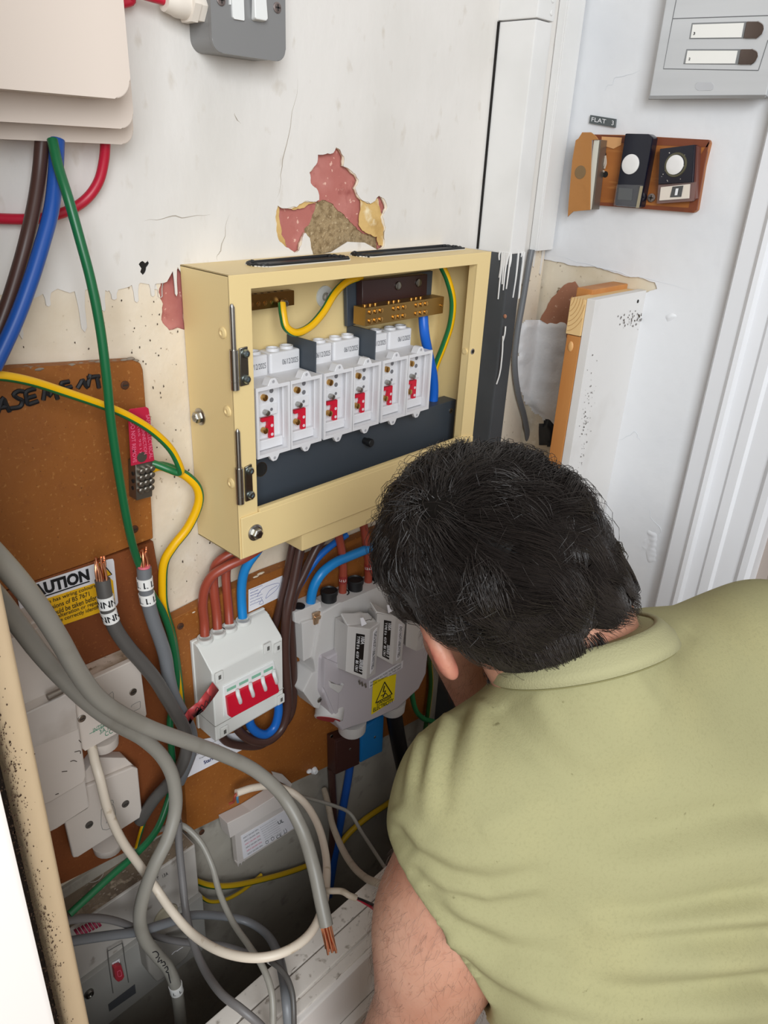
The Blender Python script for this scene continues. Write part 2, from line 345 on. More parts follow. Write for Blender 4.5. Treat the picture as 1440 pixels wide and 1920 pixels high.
for k in range(15):
    y = -.056+.056*r.random()*.5; ln = r.uniform(.012, .07) if r.random() < .6 else r.uniform(.005, .02)
    if k < 8: p = Vector((.4752, -.056+.02*r.random(), Z0+.285)); q = p+Vector((0, r.uniform(-.003, .003), -ln))
    else: p = Vector((.476+.034*r.random(), -.0565, Z0+.285)); q = p+Vector((r.uniform(-.002, .002), 0, -ln))
    tube(b, [p, p.lerp(q, .5)+Vector((0, r.uniform(-.001, .001), 0)), q], lambda t: .0013*(1-.5*t)+.0003, 6, 3)
for (a, c) in (((943,630),(939,690)), ((939,690),(931,720)), ((948,612),(943,640))):
    tube(b, [V(*a, .4757), V((a[0]+c[0])/2+1, (a[1]+c[1])/2, .4757), V(*c, .4757)], .0011, 6, 3)
put('paint_drips', b, m_trim, t1, stuff=True)
b = B(); lathe(b, V(947, 593, .4757), NX, [(0, .003), (.001, .0015)], 8); put('rust_spot', b, m_terra, t1)
# mini trunking in the corner
t = thing('cable_trunking', 'narrow white cable trunking running down the corner, grey wire leaving its end', 'trunking', (.62, 0, Z0+.275))
b = B(); zb(b, .605, .652, -.014, -.002, .276, ZT, .0015); put('trunking_base', b, m_trim, t)
b = B(); zb(b, .606, .640, -.0165, -.0135, .2765, ZT, .0012); put('trunking_lid', b, m_trim, t)
# door architrave on the right
prof = [(-.288,0),(-.292,.010),(-.297,.020),(-.318,.021),(-.324,.027),(-.330,.026),(-.333,.016),(-.349,.014),(-.353,.018),(-.366,.018),(-.370,.013),(-.396,.013),(-.402,.020),(-.411,.021),(-.416,.012),(-.419,-.05),(-.288,-.05)]
b = B(); prism(b, [(XR+.004-o, y, 0) for y, o in prof], [(XR+.004-o, y, Z0+ZT) for y, o in prof]); tr = struct('trim_2', b, M('white_gloss_trim', 'e4e5e8', .3, bump=[(14, .0008)]), ang=25)
b = B(); zb(b, XR+.05, XR+.085, -.44, -.41, -Z0, ZT, .002); zb(b, XR+.02, XR+.06, -.432, -.41, -Z0, ZT, .002); put('door_stop', b, M('shadow_toned_jamb', 'a89c94', .5), tr)  # the jamb's shadow is painted in as a brownish base colour
b = B(); zb(b, XR+.075, XR+.115, -1.3, -.44, -Z0+.005, ZT-.3, .003); d1 = struct('door_1', b, M('dark_red_door', '3a1a14', .45))
b = B(); cyl(b, (XR+.075, -1.2, Z0-.3), (XR+.02, -1.2, Z0-.3), .012); ball(b, (XR+.015, -1.2, Z0-.3), .026); put('door_knob', b, M('brass', 'b08d57', .3, 1), d1)
b = B(); zb(b, XR+.0, XR+.115, -1.42, -1.3, -Z0, ZT, .003); put('door_post', b, m_white2, wr)
# floor and ceiling-less porch: the floor runs back under the camera
b = B(); zb(b, -2.6, 2.2, -3.2, .12, -Z0-.08, -Z0); struct('floor', b, M('floor_boards', '8a6f54', .6, mix=[(6, .4, .7, '6f573f', 5)], stretch=(1, 6, 1)))
# cupboard in front of the wall: low front rail and left stile
m_rail = M('dusty_white_gloss', 'd6cfc6', .5, mix=[(5, .45, .75, 'c4bab0', 5), (90, .6, .72, '8b8175', 4)], bump=[(40, .0008)])
z = -.46
b = B(); zb(b, -.75, .60, -.232, -.208, z-.055, z, .003); rail = struct('trim_3', b, m_rail)
b = B(); zb(b, -.75, .60, -.258, -.2335, z-.07, z+.001, .002); zb(b, -.75, .60, -.272, -.2595, z-.07, z-.002, .002); put('rail_lip', b, m_rail, rail)
b = B(); zb(b, -.75, .60, -.279, -.252, -Z0, z-.004, .003); put('rail_front', b, M('white_panel_paint', 'dcd6d0', .4, mix=[(5, .5, .75, 'cfc7c0', 4)]), rail)
b = B(); zb(b, -.75, .60, -.291, -.2795, z-.085, z-.08+.0, .001); zb(b, -.75, .60, -.286, -.2795, z-.4, z-.105, .003); put('front_panel', b, M('white_panel_paint', 'dcd6d0'), rail)
r = random.Random(8); b = B()
for k in range(36):
    x = r.uniform(-.3, .25); y = r.choice((-.2327, -.2588, -.2725))+r.gauss(0, .0016); l = r.uniform(.002, .016)
    h = z+.0004 if y > -.2332 else (z+.0014 if y > -.259 else z-.0016)
    b.faces.new([b.verts.new((x, y, Z0+h)), b.verts.new((x+l, y+r.gauss(0, .0004), Z0+h)), b.verts.new((x+l*.6, y+r.uniform(.0003, .0009), Z0+h))])
put('chipped_paint', b, M('old_dirt', '6a6056', .9), rail, smooth=False, stuff=True)
b = B(); zb(b, -.75, .60, -.208, .0, -1.02, -1.0); put('cupboard_bottom', b, M('dark_board', '3a3029', .8), rail)
m_stile = M('cream_stile_paint', 'ddc4a0', .5, mix=[(8, .45, .75, 'd3b896', 4)], bump=[(45, .0006)])
q = U(50, 1680, -.322)
b = B(); zb(b, -.95, q.x, -.322, -.296, -Z0, ZT, .004); d2 = struct('door_2', b, M('bright_door_gloss', 'efe9e4', .35))
b = B(); cyl(b, (q.x-.002, -.30, Z0-.14), (q.x-.002, -.30, Z0-.20), .005); put('door_hinge', b, M('painted_hinge', 'd8c8b0', .5), d2)
sx0 = U(70, 1680, -.262).x
b = B(); zb(b, sx0, -.2935, -.262, -.24, -Z0, ZT, .006, 3); st = struct('trim_4', b, m_stile)
r = random.Random(2); b = B()
for k in range(1700):
    zz = r.uniform(-.34, .14); x = -.314+r.gauss(0, .0042)+.003*math.sin(zz*40); s = r.uniform(.0002, .0007)*(1.6 if r.random() < .1 else 1)
    b.faces.new([b.verts.new((x+s*math.cos(t)*r.uniform(.5, 1), -.2624, Z0+zz+s*1.6*math.sin(t)*r.uniform(.5, 1))) for t in [q*math.pi/2.5 for q in range(5)]])
b2 = B(); zb(b2, sx0-.012, sx0+.004, -.238, -.008, -Z0, ZT); zb(b2, -.95, sx0-.014, -.236, -.222, -Z0, ZT); put('cupboard_side', b2, M('dark_board', '3a3029', .8), st)
put('mould_specks', b, M('mould', '5b4738', .9), st, smooth=False, stuff=True)
# ================================================================= the cream board
W, HH, D = .40, .2936, .0793
m_bx = M('cream_powder_coat', 'e4cb93', .42, spec=.4, bump=[(400, .00008)])
m_zinc = M('zinc_steel', 'b4b2ad', .3, 1); m_steel = M('dark_steel', '8a8882', .3, 1)
m_slate = M('slate_plastic', '3d444c', .5); m_brass = M('brass_bar', 'b09058', .4, 1); m_br2 = M('brass_screw', 'd2a560', .25, 1)
m_abs = M('light_grey_plastic', 'd9d8da', .38); m_red = M('red_plastic', 'c8102e', .4); m_black = M('black_rubber', '17181a', .5)
cu = thing('distribution_board', 'open cream steel distribution board screwed to the wall, its front cover off', 'fuse box', (0, 0, Z0))
def loc(px, py, y): return U(px, py, y)
tl, trr, bl, brr = loc(468.6, 541, -D), loc(896, 496, -D), loc(483.6, 931, -D), loc(864.7, 806, -D)
ox0, ox1 = (tl.x+bl.x)/2, (trr.x+brr.x)/2; oz1 = (tl.z+trr.z)/2-Z0; oz0 = .047
T = .0022
b = B(); zb(b, .001, W-.001, -.004, -.0015, .001, HH-.001); put('back_plate', b, m_bx, cu)
b = B(); zb(b, 0, T, -D, -.001, 0, HH, .0008); put('side_plate', b, m_bx, cu)
b = B(); zb(b, W-T, W, -D, -.001, 0, HH, .0008); put('side_plate', b, m_bx, cu)
b = B(); zb(b, 0, W, -D, -.001, HH-T, HH, .0008); put('top_plate', b, m_bx, cu)
b = B(); zb(b, 0, W, -D, -.001, 0, T, .0008); put('bottom_plate', b, m_bx, cu)
b = B(); zb(b, 0, ox0, -D-.0006, -D+.002, .0, HH, .0008); zb(b, ox1, W, -D-.0006, -D+.002, 0, HH, .0008); zb(b, ox0-.001, ox1+.001, -D-.0006, -D+.002, oz1, HH, .0008)
zb(b, ox0-.002, ox0, -D+.001, -D+.012, oz0, oz1); zb(b, ox1, ox1+.002, -D+.001, -D+.012, oz0, oz1); zb(b, ox0, ox1, -D+.001, -D+.012, oz1, oz1+.002)
put('front_frame', b, m_bx, cu)
b = B(); f = [(0, 0), (W, 0), (W, .050), (W-.012, .054), (.012, .054), (0, .050)]
zb(b, .0015, W-.0015, -D-.0028, -D, .001, .0495, .003, 3); put('front_cover', b, m_bx, cu)
b = B(); zb(b, ox0+.001, ox1+.012, -D-.0026, -D+.004, .047, .0535, .0015); put('cover_lip', b, m_bx, cu)
lbx = loc(567, 1025, -D).x
b = B(); zb(b, lbx, W-.02, -D+.0005, -.02, -.0225, .0005, .0025); put('cable_box', b, m_bx, cu)
def hexbolt(p, n, r, parent=cu, washer=True):
    b = B(); n = Vector(n)
    if washer: lathe(b, p, n, [(0, r*1.5), (.0012, r*1.5), (.0022, r*1.2)], 24)
    lathe(b, Vector(p)+n*.002, n, [(0, r), (.0045, r), (.0058, r*.8)], 6); put('hex_bolt', b, m_zinc, parent, ang=20)
    b = B(); lathe(b, Vector(p)+n*.0076, n, [(0, r*.55), (.0004, r*.5)], 14); put('bolt_recess', b, m_steel, parent)
hexbolt(loc(478, 998, -D-.0028), NY, .0062); hexbolt(V(376, 781, 0), NX, .006)
for q in ((418,624),(427,771),(434,906)):
    b = B(); p = V(*q, 0); lathe(b, p, NX, [(0, .0056), (.0012, .0052), (.002, .0035), (.0022, .0025), (.0012, .0018)], 18); put('dimple', b, m_bx, cu)
b = B(); p = loc(886, 659, -D-.0006); lathe(b, p, NY, [(0, .004), (.0005, .0038), (.0006, .0026), (-.001, .0025)], 16, cap=False); put('screw_hole_rim', b, m_zinc, cu)
b = B(); lathe(b, p, NY, [(.0002, .0024), (.0004, .002)], 12); put('screw_hole', b, m_dark, cu)
b = B(); lathe(b, (ox1+.002, -D+.006, p.z), NX, [(0, .004), (.004, .0035)], 14); put('screw_boss', b, m_bx, cu)
# hinges: leaf, knuckle, long pin and two screws each
for k, (top, mid, bot, lf) in enumerate((((434,570),(438,656),(441,731),((447,653),(462,649),(465,720),(449,724))), ((444,805),(448,878),(451,944),((457,876),(470,869),(473,935),(459,940))))):
    yh = -D-.004; P = [loc(*q, yh) for q in (top, mid, bot)]; x = P[1].x
    b = B(); lathe(b, (x, yh, P[1].z), UP, [(0, .0026), (P[0].z-P[1].z-.003, .0026), (P[0].z-P[1].z, .001)], 14); hg = put('hinge', b, m_zinc, cu, 'zinc hinge with a bare pin')
    b = B(); L = P[1].z-P[2].z; lathe(b, (x, yh, P[2].z), UP, [(0, .0042), (L*.2, .0042), (L*.205, .0036), (L*.225, .0036), (L*.23, .0042), (L, .0042)], 16); put('hinge_knuckle', b, m_zinc, hg)
    b = B(); q = [loc(*z, -D-.001) for z in lf]; ext(b, q, (0, -.0022, 0), .0004, 1); put('hinge_leaf', b, m_steel, hg)
    for a, c in ((q[0], q[1]), (q[3], q[2])):
        s = (a*.35+c*.65)+(Vector((0, 0, -.010)) if a is q[0] else Vector((0, 0, .010)))*.6; s.y = -D-.0032
        b = B(); lathe(b, s, NY, [(0, .0044), (.0012, .0044), (.003, .0034), (.0032, .0016), (.002, .0012)], 14); put('hinge_screw', b, M('zinc_screw', 'a3b0b4', .28, 1), hg)
# rubber-lined cable slots in the top
for a, c, nm in (((437,493),(632,481),1), ((636,476),(846,463),2)):
    p, q = H(*a, Z0+HH), H(*c, Z0+HH); yc = -.040 if nm == 1 else -.034; b = B(); P = []
    x0, x1 = p.x+.004, q.x-.002; rr = .0145
    for k in range(25): t = math.pi/2+math.pi*k/24; P.append((x0+rr+rr*math.cos(t), yc+rr*math.sin(t)))
    for k in range(25): t = -math.pi/2+math.pi*k/24; P.append((x1-rr+rr*math.cos(t), yc+rr*math.sin(t)))
    rnd = random.Random(nm); b = B(); prism(b, [(x, y, Z0+HH-.001) for x, y in P], [(x, y, Z0+HH+.0006) for x, y in P]); g = put('cable_slot', b, m_black, cu)
    b = B(); tube(b, [(x, y+.0012*math.sin(i*.9), Z0+HH+.001+.0006*math.sin(i*2.1)) for i, (x, y) in enumerate(P+P[:1])], .0019, 8, 2); put('rubber_edging', b, m_black, g)
    b = B(); tube(b, [(x+.001*math.sin(i*3), y+(.0028 if y > yc else -.0028), Z0+HH+.0003) for i, (x, y) in enumerate(P+P[:1])], .0008, 6, 2); put('sealant_smear', b, M('white_dust', 'c9c4ba', .8), g)
# inside: slate cover strip along the bottom
yb = -.045
b = B(); q = [loc(484, 905, yb), loc(484, 862, yb), loc(855, 748, yb), loc(852, 806, yb)]
b = B(); zb(b, ox0-.004, loc(854, 770, yb).x, yb-.002, yb, .030, .0935, .0006); zb(b, ox0-.004, loc(854, 770, yb).x, yb, yb+.02, .0915, .0935); put('cover_strip', b, m_slate, cu)
b = B(); p = loc(683, 826, yb-.002); lathe(b, p, NY, [(0, .0042), (.006, .0042), (.0065, .0052), (.012, .0052), (.0132, .0042)], 18); put('black_knob', b, m_black, cu)
b = B(); lathe(b, loc(489, 880, yb-.0021), NY, [(0, .0078), (.0003, .0078)], 22); put('strip_hole', b, m_dark, cu)
b = B(); lathe(b, loc(489, 880, yb-.0021), NY, [(.0, .0085), (.0006, .0085), (.0006, .0078), (0, .0078)], 22, cap=False); put('hole_rim', b, m_steel, cu)
screw(loc(845, 770, yb-.002), NY, .0036, m_zinc, cu, cross=True)
# fuse bases, three pairs with slate partitions
yf = -.066
A, Bq, Cq, Dq = loc(479, 735, yf), loc(814, 652, yf), loc(800, 768, yf), loc(484, 858, yf)
xa, xb = (A.x+Dq.x)/2, (Bq.x+Cq.x)/2; zt, zbm = (A.z+Bq.z)/2-Z0, (Cq.z+Dq.z)/2-Z0
print('fuse row', xa, xb, zt, zbm)
gap = .0035; uw = (xb-xa-2*gap)/6; hh = zt-zbm
for i in range(6):
    x0 = xa+i*uw+gap*(i//2); x1 = x0+uw-.0006; yk = -.026; w_ = .0022
    b = B(); zb(b, x0, x0+w_, yf+.0016, yk, zbm, zt); zb(b, x1-w_, x1, yf+.0016, yk, zbm, zt); zb(b, x0+w_, x1-w_, yf+.0016, yk, zt-w_, zt); zb(b, x0+w_, x1-w_, yf+.0016, yk, zbm, zbm+w_)
    zb(b, x0+w_, x1-w_, -.0505, -.036, zbm+w_, zt-w_)
    zb(b, x0-.0006, x1+.0004, yf-.0008, yf+.0016, zt-.0032, zt+.0006); zb(b, x0-.0006, x1+.0004, yf-.0008, yf+.0016, zbm-.0006, zbm+.0032); zb(b, x0-.0006, x0+.0024, yf-.0008, yf+.0016, zbm+.0032, zt-.0032); zb(b, x1-.003, x1+.0004, yf-.0008, yf+.0016, zbm+.0032, zt-.0032)
    fb = put('fuse_base', b, m_abs, cu, 'open light grey fuse base'); xm = (x0+x1)/2
    for up in (1, -1):
        zc = zt if up > 0 else zbm; b = B()
        P = [(xm-.0075, 0), (xm-.004, .0062*up), (xm-.0022, .0078*up), (xm+.0022, .0078*up), (xm+.004, .0062*up), (xm+.0075, 0)]
        prism(b, [(x, yf-.0006, Z0+zc+z) for x, z in P], [(x, yf+.0036+(.006 if up > 0 else 0), Z0+zc+z) for x, z in P], .0003, 1); put('lug', b, m_abs, fb)
        b = B(); lathe(b, (xm, yf-.0007, Z0+zc+.0042*up), NY, [(0, .0017), (.0003, .0016)], 12); put('lug_hole', b, M('pale_hole', 'a3a2a6', .5), fb)
    # inner panel, ribs, holes, red link, brass clamp
    yi = -.0505; ix0, ix1 = x0+w_, x1-w_; sx_ = .0135
    b = B(); zb(b, ix0, ix1-.004, yi-.003, yi, zt-.030, zt-.004, .0005, 1); zb(b, ix0, ix1-.006, yi-.0045, yi, zbm+.040, zbm+.052, .0005, 1); zb(b, ix0, ix1, yi-.006, yi, zbm+.003, zbm+.014, .0008, 1)
    for k in range(3): zb(b, ix1-.0012, ix1+.0002, yf+.008+k*.011, yf+.010+k*.011, zbm+.012+k*.004, zt-.006)
    put('inner_moulding', b, m_abs, fb)
    b = B()
    for z_ in (zt-.010, zt-.020): lathe(b, (xm+.0075, yi-.0031, Z0+z_), NY, [(0, .0026), (.0003, .0026)], 12)
    lathe(b, (xm+.006, yi-.0046, Z0+zbm+.046), NY, [(0, .0018), (.0003, .0018)], 10); put('terminal_hole', b, M('grey_hole', '6f6e72', .6), fb)
    b = B(); zl = zbm+.038
    for P in ([(0, 0), (.0125, 0), (.0125, -.004), (0, -.004)], [(.006, -.004), (.0125, -.004), (.0125, -.024), (.0078, -.026), (.0078, -.017), (.0052, -.015), (.0052, -.011), (.006, -.009)]):
        prism(b, [(ix0+sx_+px*1.25, yi-.0044, Z0+zl+pz) for px, pz in P], [(ix0+sx_+px*1.25, yi-.001, Z0+zl+pz) for px, pz in P])
    put('red_link', b, m_red, fb)
    b = B()
    for z_ in (-.010, -.020): lathe(b, (ix0+sx_+.0127, yi-.0046, Z0+zl+z_), NY, [(0, .0018), (.0003, .0018)], 10)
    put('link_hole', b, M('pale_hole2', 'd9c8cc', .5), fb)
    b = B(); lathe(b, (ix0+sx_+.0035, yi-.001, Z0+zl-.014), NY, [(0, .0034), (.005, .0034), (.0055, .002)], 12); lathe(b, (ix0+sx_+.003, yi-.001, Z0+zt-.015), NY, [(0, .0036), (.006, .0036), (.0065, .002)], 12); put('brass_clamp', b, m_br2, fb, stuff=True)
    b = B(); lathe(b, (ix0+sx_+.003, yi-.005, Z0+zbm+.045), NY, [(0, .003), (.006, .003), (.0066, .002)], 12); put('terminal_screw', b, m_zinc, fb)
    # terminal cap behind the base, with its printed date
    cx0, cx1 = x0+.003, x1+.001; b = B(); zb(b, cx0, cx1, -.030, -.008, zt-.004, zt+.022, .003, 3); cap = put('terminal_cap', b, m_abs, fb)
    b = B()
    for t in (.27, .73): lathe(b, (cx0+(cx1-cx0)*t, -.0195, Z0+zt+.0215), UP, [(0, .0078), (.0035, .0074), (.0035, .006), (.001, .0058)], 18)
    put('cap_ring', b, m_abs, fb)
    text('06/12/2025', [(cx0+.016, -.0302, Z0+zt+.0135), (cx1-.004, -.0302, Z0+zt+.0135), (cx1-.004, -.0302, Z0+zt+.0075), (cx0+.016, -.0302, Z0+zt+.0075)], M('grey_print', '5f6064', .7), fb, 'date_print')
for i in (1, 2):
    xg = xa+2*i*uw+gap*(i-.5)-.0008; b = B(); zb(b, xg, xg+.0018, yf+.012, -.006, zt-.02, zt+.033, .0003, 1); put('partition', b, m_slate, cu)
# earth bar
yq = -.028
q = [loc(*p, yq) for p in ((455,553),(552,547),(552,576),(455,581))]; z1, z0 = (q[0].z+q[1].z)/2-Z0, (q[2].z+q[3].z)/2-Z0
b = B(); zb(b, q[0].x-.012, q[1].x, yq, yq+.010, z0, z1, .0008); eb = put('earth_bar', b, M('old_brass', '8f6a38', .35, 1), cu)
b = B()
for k in range(7): lathe(b, (q[0].x+.002+k*.0088, yq-.0002, Z0+z0+.0062), NY, [(0, .0026), (-.0005, .0022), (.0009, .0016)], 12)
put('bar_screw', b, m_br2, eb)
b = B()
for k in range(7): lathe(b, (q[0].x+.002+k*.0088, yq+.005, Z0+z1-.0002), UP, [(0, .0018), (.0003, .0018)], 10)
put('bar_hole', b, m_dark, eb)
hexbolt((loc(527, 567, yq).x, yq-.001, loc(527, 567, yq).z), NY, .0042, cu, washer=False)
b = B(); p = loc(608, 556, -.004); lathe(b, p, NY, [(0, .0125), (.0015, .0122), (.0022, .008), (.0022, .005)], 26); put('white_washer', b, M('milky_washer', 'cfd2cf', .25), cu)
b = B(); lathe(b, p+NY*.0022, NY, [(0, .005), (.003, .0045), (.004, .002)], 14); put('mounting_screw', b, m_zinc, cu)
# neutral bar on its bracket
yn = -.012
def pb(name, P, y0, dy, mat, bev=.0006, parent=cu):
    b = B(); ext(b, [loc(*p, y0) for p in P], (0, dy, 0), bev, 1); return put(name, b, mat, parent)
pb('bar_bracket', ((650,530),(812,508),(808,566),(652,613)), -.014, .006, m_slate)
pb('bar_insulator', ((680,526),(802,514),(800,560),(680,578)), -.026, .011, M('dark_brown_plastic', '35201f', .4))
for p in ((746,536),(784,530)):
    b = B(); lathe(b, loc(*p, -.026), NY, [(0, .0052), (.0016, .005), (.0024, .003)], 16); put('bracket_screw', b, m_steel, cu)
yn = -.046
q = [loc(*p, yn) for p in ((690,579),(813,557),(812,591),(692,611))]; z1, z0 = (q[0].z+q[1].z)/2-Z0, (q[2].z+q[3].z)/2-Z0
nb0, nb1 = loc(685, 600, yn).x, loc(832, 570, yn).x
b = B(); zb(b, nb0, nb1, yn, yn+.020, z0, z1, .001); nb = put('neutral_bar', b, m_brass, cu)
b = B(); bh = B()
for g in range(3):
    for k in range(3):
        x = nb0+.008+g*(nb1-nb0-.02)/3*1.0+k*.0088
        for z_ in (z0+.0055, z1-.0055): lathe(b, (x, yn+.0002, Z0+z_), NY, [(0, .0028), (.0018, .0028), (.0024, .0018)], 10)
        lathe(b, (x, yn+.010, Z0+z1-.0003), UP, [(0, .0024), (.0022, .0024), (.0026, .0014)], 10)
put('bar_screw', b, m_br2, nb); bh.free()
b = B(); lathe(b, (nb1-.005, yn+.0002, Z0+(z0+z1)/2), NY, [(0, .0018), (.002, .0014)], 10); put('bar_end_screw', b, m_br2, nb)
pb('tab_bracket', ((856,544),(895,537),(890,574),(854,580)), -.030, .0015, m_bx, .0005)
b = B(); lathe(b, loc(867, 560, -.0301), NY, [(0, .0022), (.0004, .0022)], 12); put('tab_hole', b, M('pale_cream_hole', 'b59d66', .5), cu)
pb('tab_bracket', ((848,745),(873,738),(868,800),(846,806)), -.030, .0015, m_bx, .0005)
# ================================================================= equipment left of and below the board
m_chip = M('orange_chipboard', '96591f', .6, mix=[(7, .4, .75, '80481a', 5), (260, .6, .8, 'bd8547', 3), (420, .66, .75, '5a3214', 2), (60, .62, .85, '7a431c', 5)], bump=[(120, .0004)])
m_chip2 = M('brown_chipboard', '84471f', .6, mix=[(7, .4, .75, '6c3617', 5), (260, .6, .8, '9c6334', 3), (420, .66, .75, '3f200e', 2)], bump=[(120, .0004)])
m_wpl = M('aged_white_plastic', 'd3c8be', .42, mix=[(6, .5, .8, 'd0c6bd', 3)], bump=[(200, .0001)])
m_dusty = M('dusty_plastic', 'd3c3b4', .7, mix=[(40, .45, .65, 'a8957f', 5), (150, .6, .7, '85705c', 3)])
m_ink = M('black_ink', '15151a', .6); m_green_ink = M('green_ink', '2f7f62', .6); m_blue_ink = M('blue_ink', '3a4a8a', .6)
m_paper = M('white_label', 'e4e2e6', .5); m_yel = M('yellow_label', 'f0b81c', .45); m_yel2 = M('danger_yellow', 'f2d90e', .4)
def ext_px(name, P, yf, yb, mat, parent, bev=.001, seg=2, **k):
    b = B(); ext(b, quadU(P, yf), (0, yb-yf, 0), bev, seg); return put(name, b, mat, parent, **k)
def board(name, label, P, mat, y=-.015, group=None):
    b = B(); ext(b, quadU(P, y), (0, -y-.0012, 0), .0012, 1); q = U(*P[0], y)
    t = thing(name, label, 'board', q); put('panel', b, mat, t); return t
up = board('chipboard_panel', 'orange chipboard panel with BASEMENT in black marker, upper left of wall', [(-90,707),(30,690),(120,685),(252,676),(264,681),(269,694),(279,840),(288,1010),(160,1056),(40,1097),(-90,1140)], m_chip)
lo = board('chipboard_panel', 'brown chipboard backing behind the caution sign and the white sockets', [(-90,1142),(40,1099),(160,1058),(288,1014),(300,1090),(312,1160),(330,1300),(340,1420),(338,1548),(120,1655),(-60,1730)], m_chip2)
mid = board('chipboard_panel', 'orange chipboard backing behind the isolator and the grey cut-out', [(320,1163),(420,1112),(500,1076),(620,1030),(745,978),(790,1100),(812,1290),(800,1340),(640,1425),(560,1462),(350,1564),(344,1420),(330,1300)], m_chip)
for q in ((234,722),(252,992)): screw(U(*q, -.0152), NY, .0042, M('rusty_screw', '5a3a28', .6, .4), up)
screw(U(338, 1174, -.0152), NY, .0042, M('rusty_screw', ''), mid); screw(U(378, 1560, -.0152), NY, .0042, M('rusty_screw', ''), mid)
zp = lambda x, y: U(x/3.43, 640+y/3.43, -.0158)
strokes([[(-20,470),(0,415),(18,365),(40,410),(62,452)],[(-5,428),(48,418)],[(152,322),(118,320),(88,342),(112,365),(142,382),(128,420),(62,432)],[(246,384),(205,398),(178,402),(170,365),(166,328),(195,312),(228,305)],[(172,366),(230,350)],[(278,378),(284,340),(292,308),(318,350),(345,295),(358,330),(370,372)],[(462,290),(430,300),(408,302),(400,285),(395,268),(445,258)],[(498,302),(515,275),(532,250),(560,295),(570,255),(582,212)],[(560,236),(600,228),(640,224)],[(622,228),(630,265),(636,300)]], zp, .0021, m_ink, up)
b = B(); r = random.Random(4)
for k in range(60):
    x = r.uniform(20, 262); y = 691-(x-30)*.064+r.gauss(0, 1.6); p = U(x, y, r.uniform(-.014, -.004)); ball(b, p, r.uniform(.0008, .0026), (2, 1, .7), 6)
put('dust_crust', b, M('grey_dust', '8d8072', .95), up, stuff=True)
b = B(); r = random.Random(4)
for k in range(50):
    t = r.random(); x = 322+t*180; y = 1163-t*86+r.gauss(0, 2); ball(b, U(x, y-2, r.uniform(-.013, -.003)), r.uniform(.0008, .003), (2.4, 1, .6), 6)
put('paint_crust', b, m_cream, mid, stuff=True)
b = B(); lathe(b, U(588, 1444, -.015), NY, [(0, .006), (.002, .006), (.006, .004)], 12); ball(b, U(580, 1446, -.018), .004, (1.3, 1, .8), 8); put('paint_blob', b, M('white_filler', ''), mid)
# caution sign
t = thing('caution_sign', 'white and yellow CAUTION wiring sign on brown chipboard, left end behind grey cable', 'sign', U(150, 1110, -.016))
ys = -.0168
b = B(); ext(b, quadU([(30,1106),(205,1049),(212,1048),(214,1052),(222,1130),(219,1136),(66,1188),(48,1194)], ys), (0, .0014, 0), .0003, 1); put('sign_plate', b, m_paper, t)
def flat(name, P, y, mat, parent, th=.0003): b = B(); ext(b, quadU(P, y), (0, th, 0)); return put(name, b, mat, parent, smooth=False)
yl = ys-.0004
flat('yellow_panel', [(62,1131),(176,1094),(180,1096),(190,1144),(188,1148),(84,1184),(76,1182)], yl, m_yel, t)
flat('yellow_panel', [(203,1086),(208,1085),(212,1089),(216,1130),(213,1134),(206,1136)], yl, m_yel, t)
text('CAUTION', quadU([(40,1104),(165,1065.5),(168.5,1087),(46,1127)], yl), m_ink, t, bold=.05)
flat('underline', [(46,1130),(168,1089),(168.3,1091),(46.5,1132)], yl-.0002, m_ink, t)
for s, x0, y0, x1, y1, h in (('This installation has wiring colours', 22,1158,180,1102.5,9), ('to two versions of BS 7671', 48,1160,168,1117,8.5), ('Great care should be taken before', 42,1175,186,1122.5,9.5), ('extension, alteration or repair', 62,1177,188,1132.5,9), ('that all conductors are correctly identified', 20,1200,196,1139,9)):
    text(s, quadU([(x0-1.5,y0-h),(x1-1.5,y1-h),(x1,y1),(x0,y0)], yl-.0001), m_ink, t, bold=.012)
flat('warning_triangle', [(183,1052),(209.5,1077),(184,1087)], yl, m_yel, t)
b = B(); tube(b, [U(*q, yl-.0003) for q in ((190,1053),(209.5,1077),(190,1086))], .0006, 6, smooth=False); put('triangle_outline', b, m_ink, t)
# paper with a scribbled table, printed label
t = thing('paper_label', 'white paper form with small print, stuck on chipboard right of the isolator', 'label', U(497, 1112, -.016))
flat('paper', [(466,1106),(530,1079),(526,1119),(466,1148)], -.0162, m_paper, t)
b = B(); r = random.Random(6)
for k in range(6):
    y = 1107+k*5.6; w_ = r.uniform(14, 26)
    for a in range(9): x = 469+a*w_/9; strokes([[(x, y-.42*(x-469)+r.uniform(-.7, .7)), (x+1.2, y-.42*(x-467.5)+r.uniform(-.9, .9)), (x+2, y-.42*(x-467)+r.uniform(-.7, .7))]], lambda px, py: U(px, py, -.0165), .00022, m_blue_ink, t, b=b, done=False)
strokes([[(482,1118),(492,1104),(510,1096),(524,1094),(518,1106),(505,1117),(498,1122),(505,1108),(520,1098)],[(490,1125),(486,1133),(494,1131),(490,1122)]], lambda px, py: U(px, py, -.0165), .0002, m_blue_ink, t, b=b, done=False)
put('small_print', b, m_blue_ink, t)
t = thing('paper_label', 'white printed label on orange chipboard below the isolator, half under grey cable', 'label', U(380, 1430, -.016))
flat('paper', [(352,1392),(470,1368),(462,1402),(349,1459)], -.0162, m_paper, t)
text('Stark', quadU([(381,1427),(400,1417),(402,1423),(383,1433)], -.0165), M('navy_ink', '2a3566', .6), t, bold=.02)
flat('print_mark', [(403,1421),(413,1412),(416,1417),(406,1423)], -.0165, M('navy_ink', ''), t)
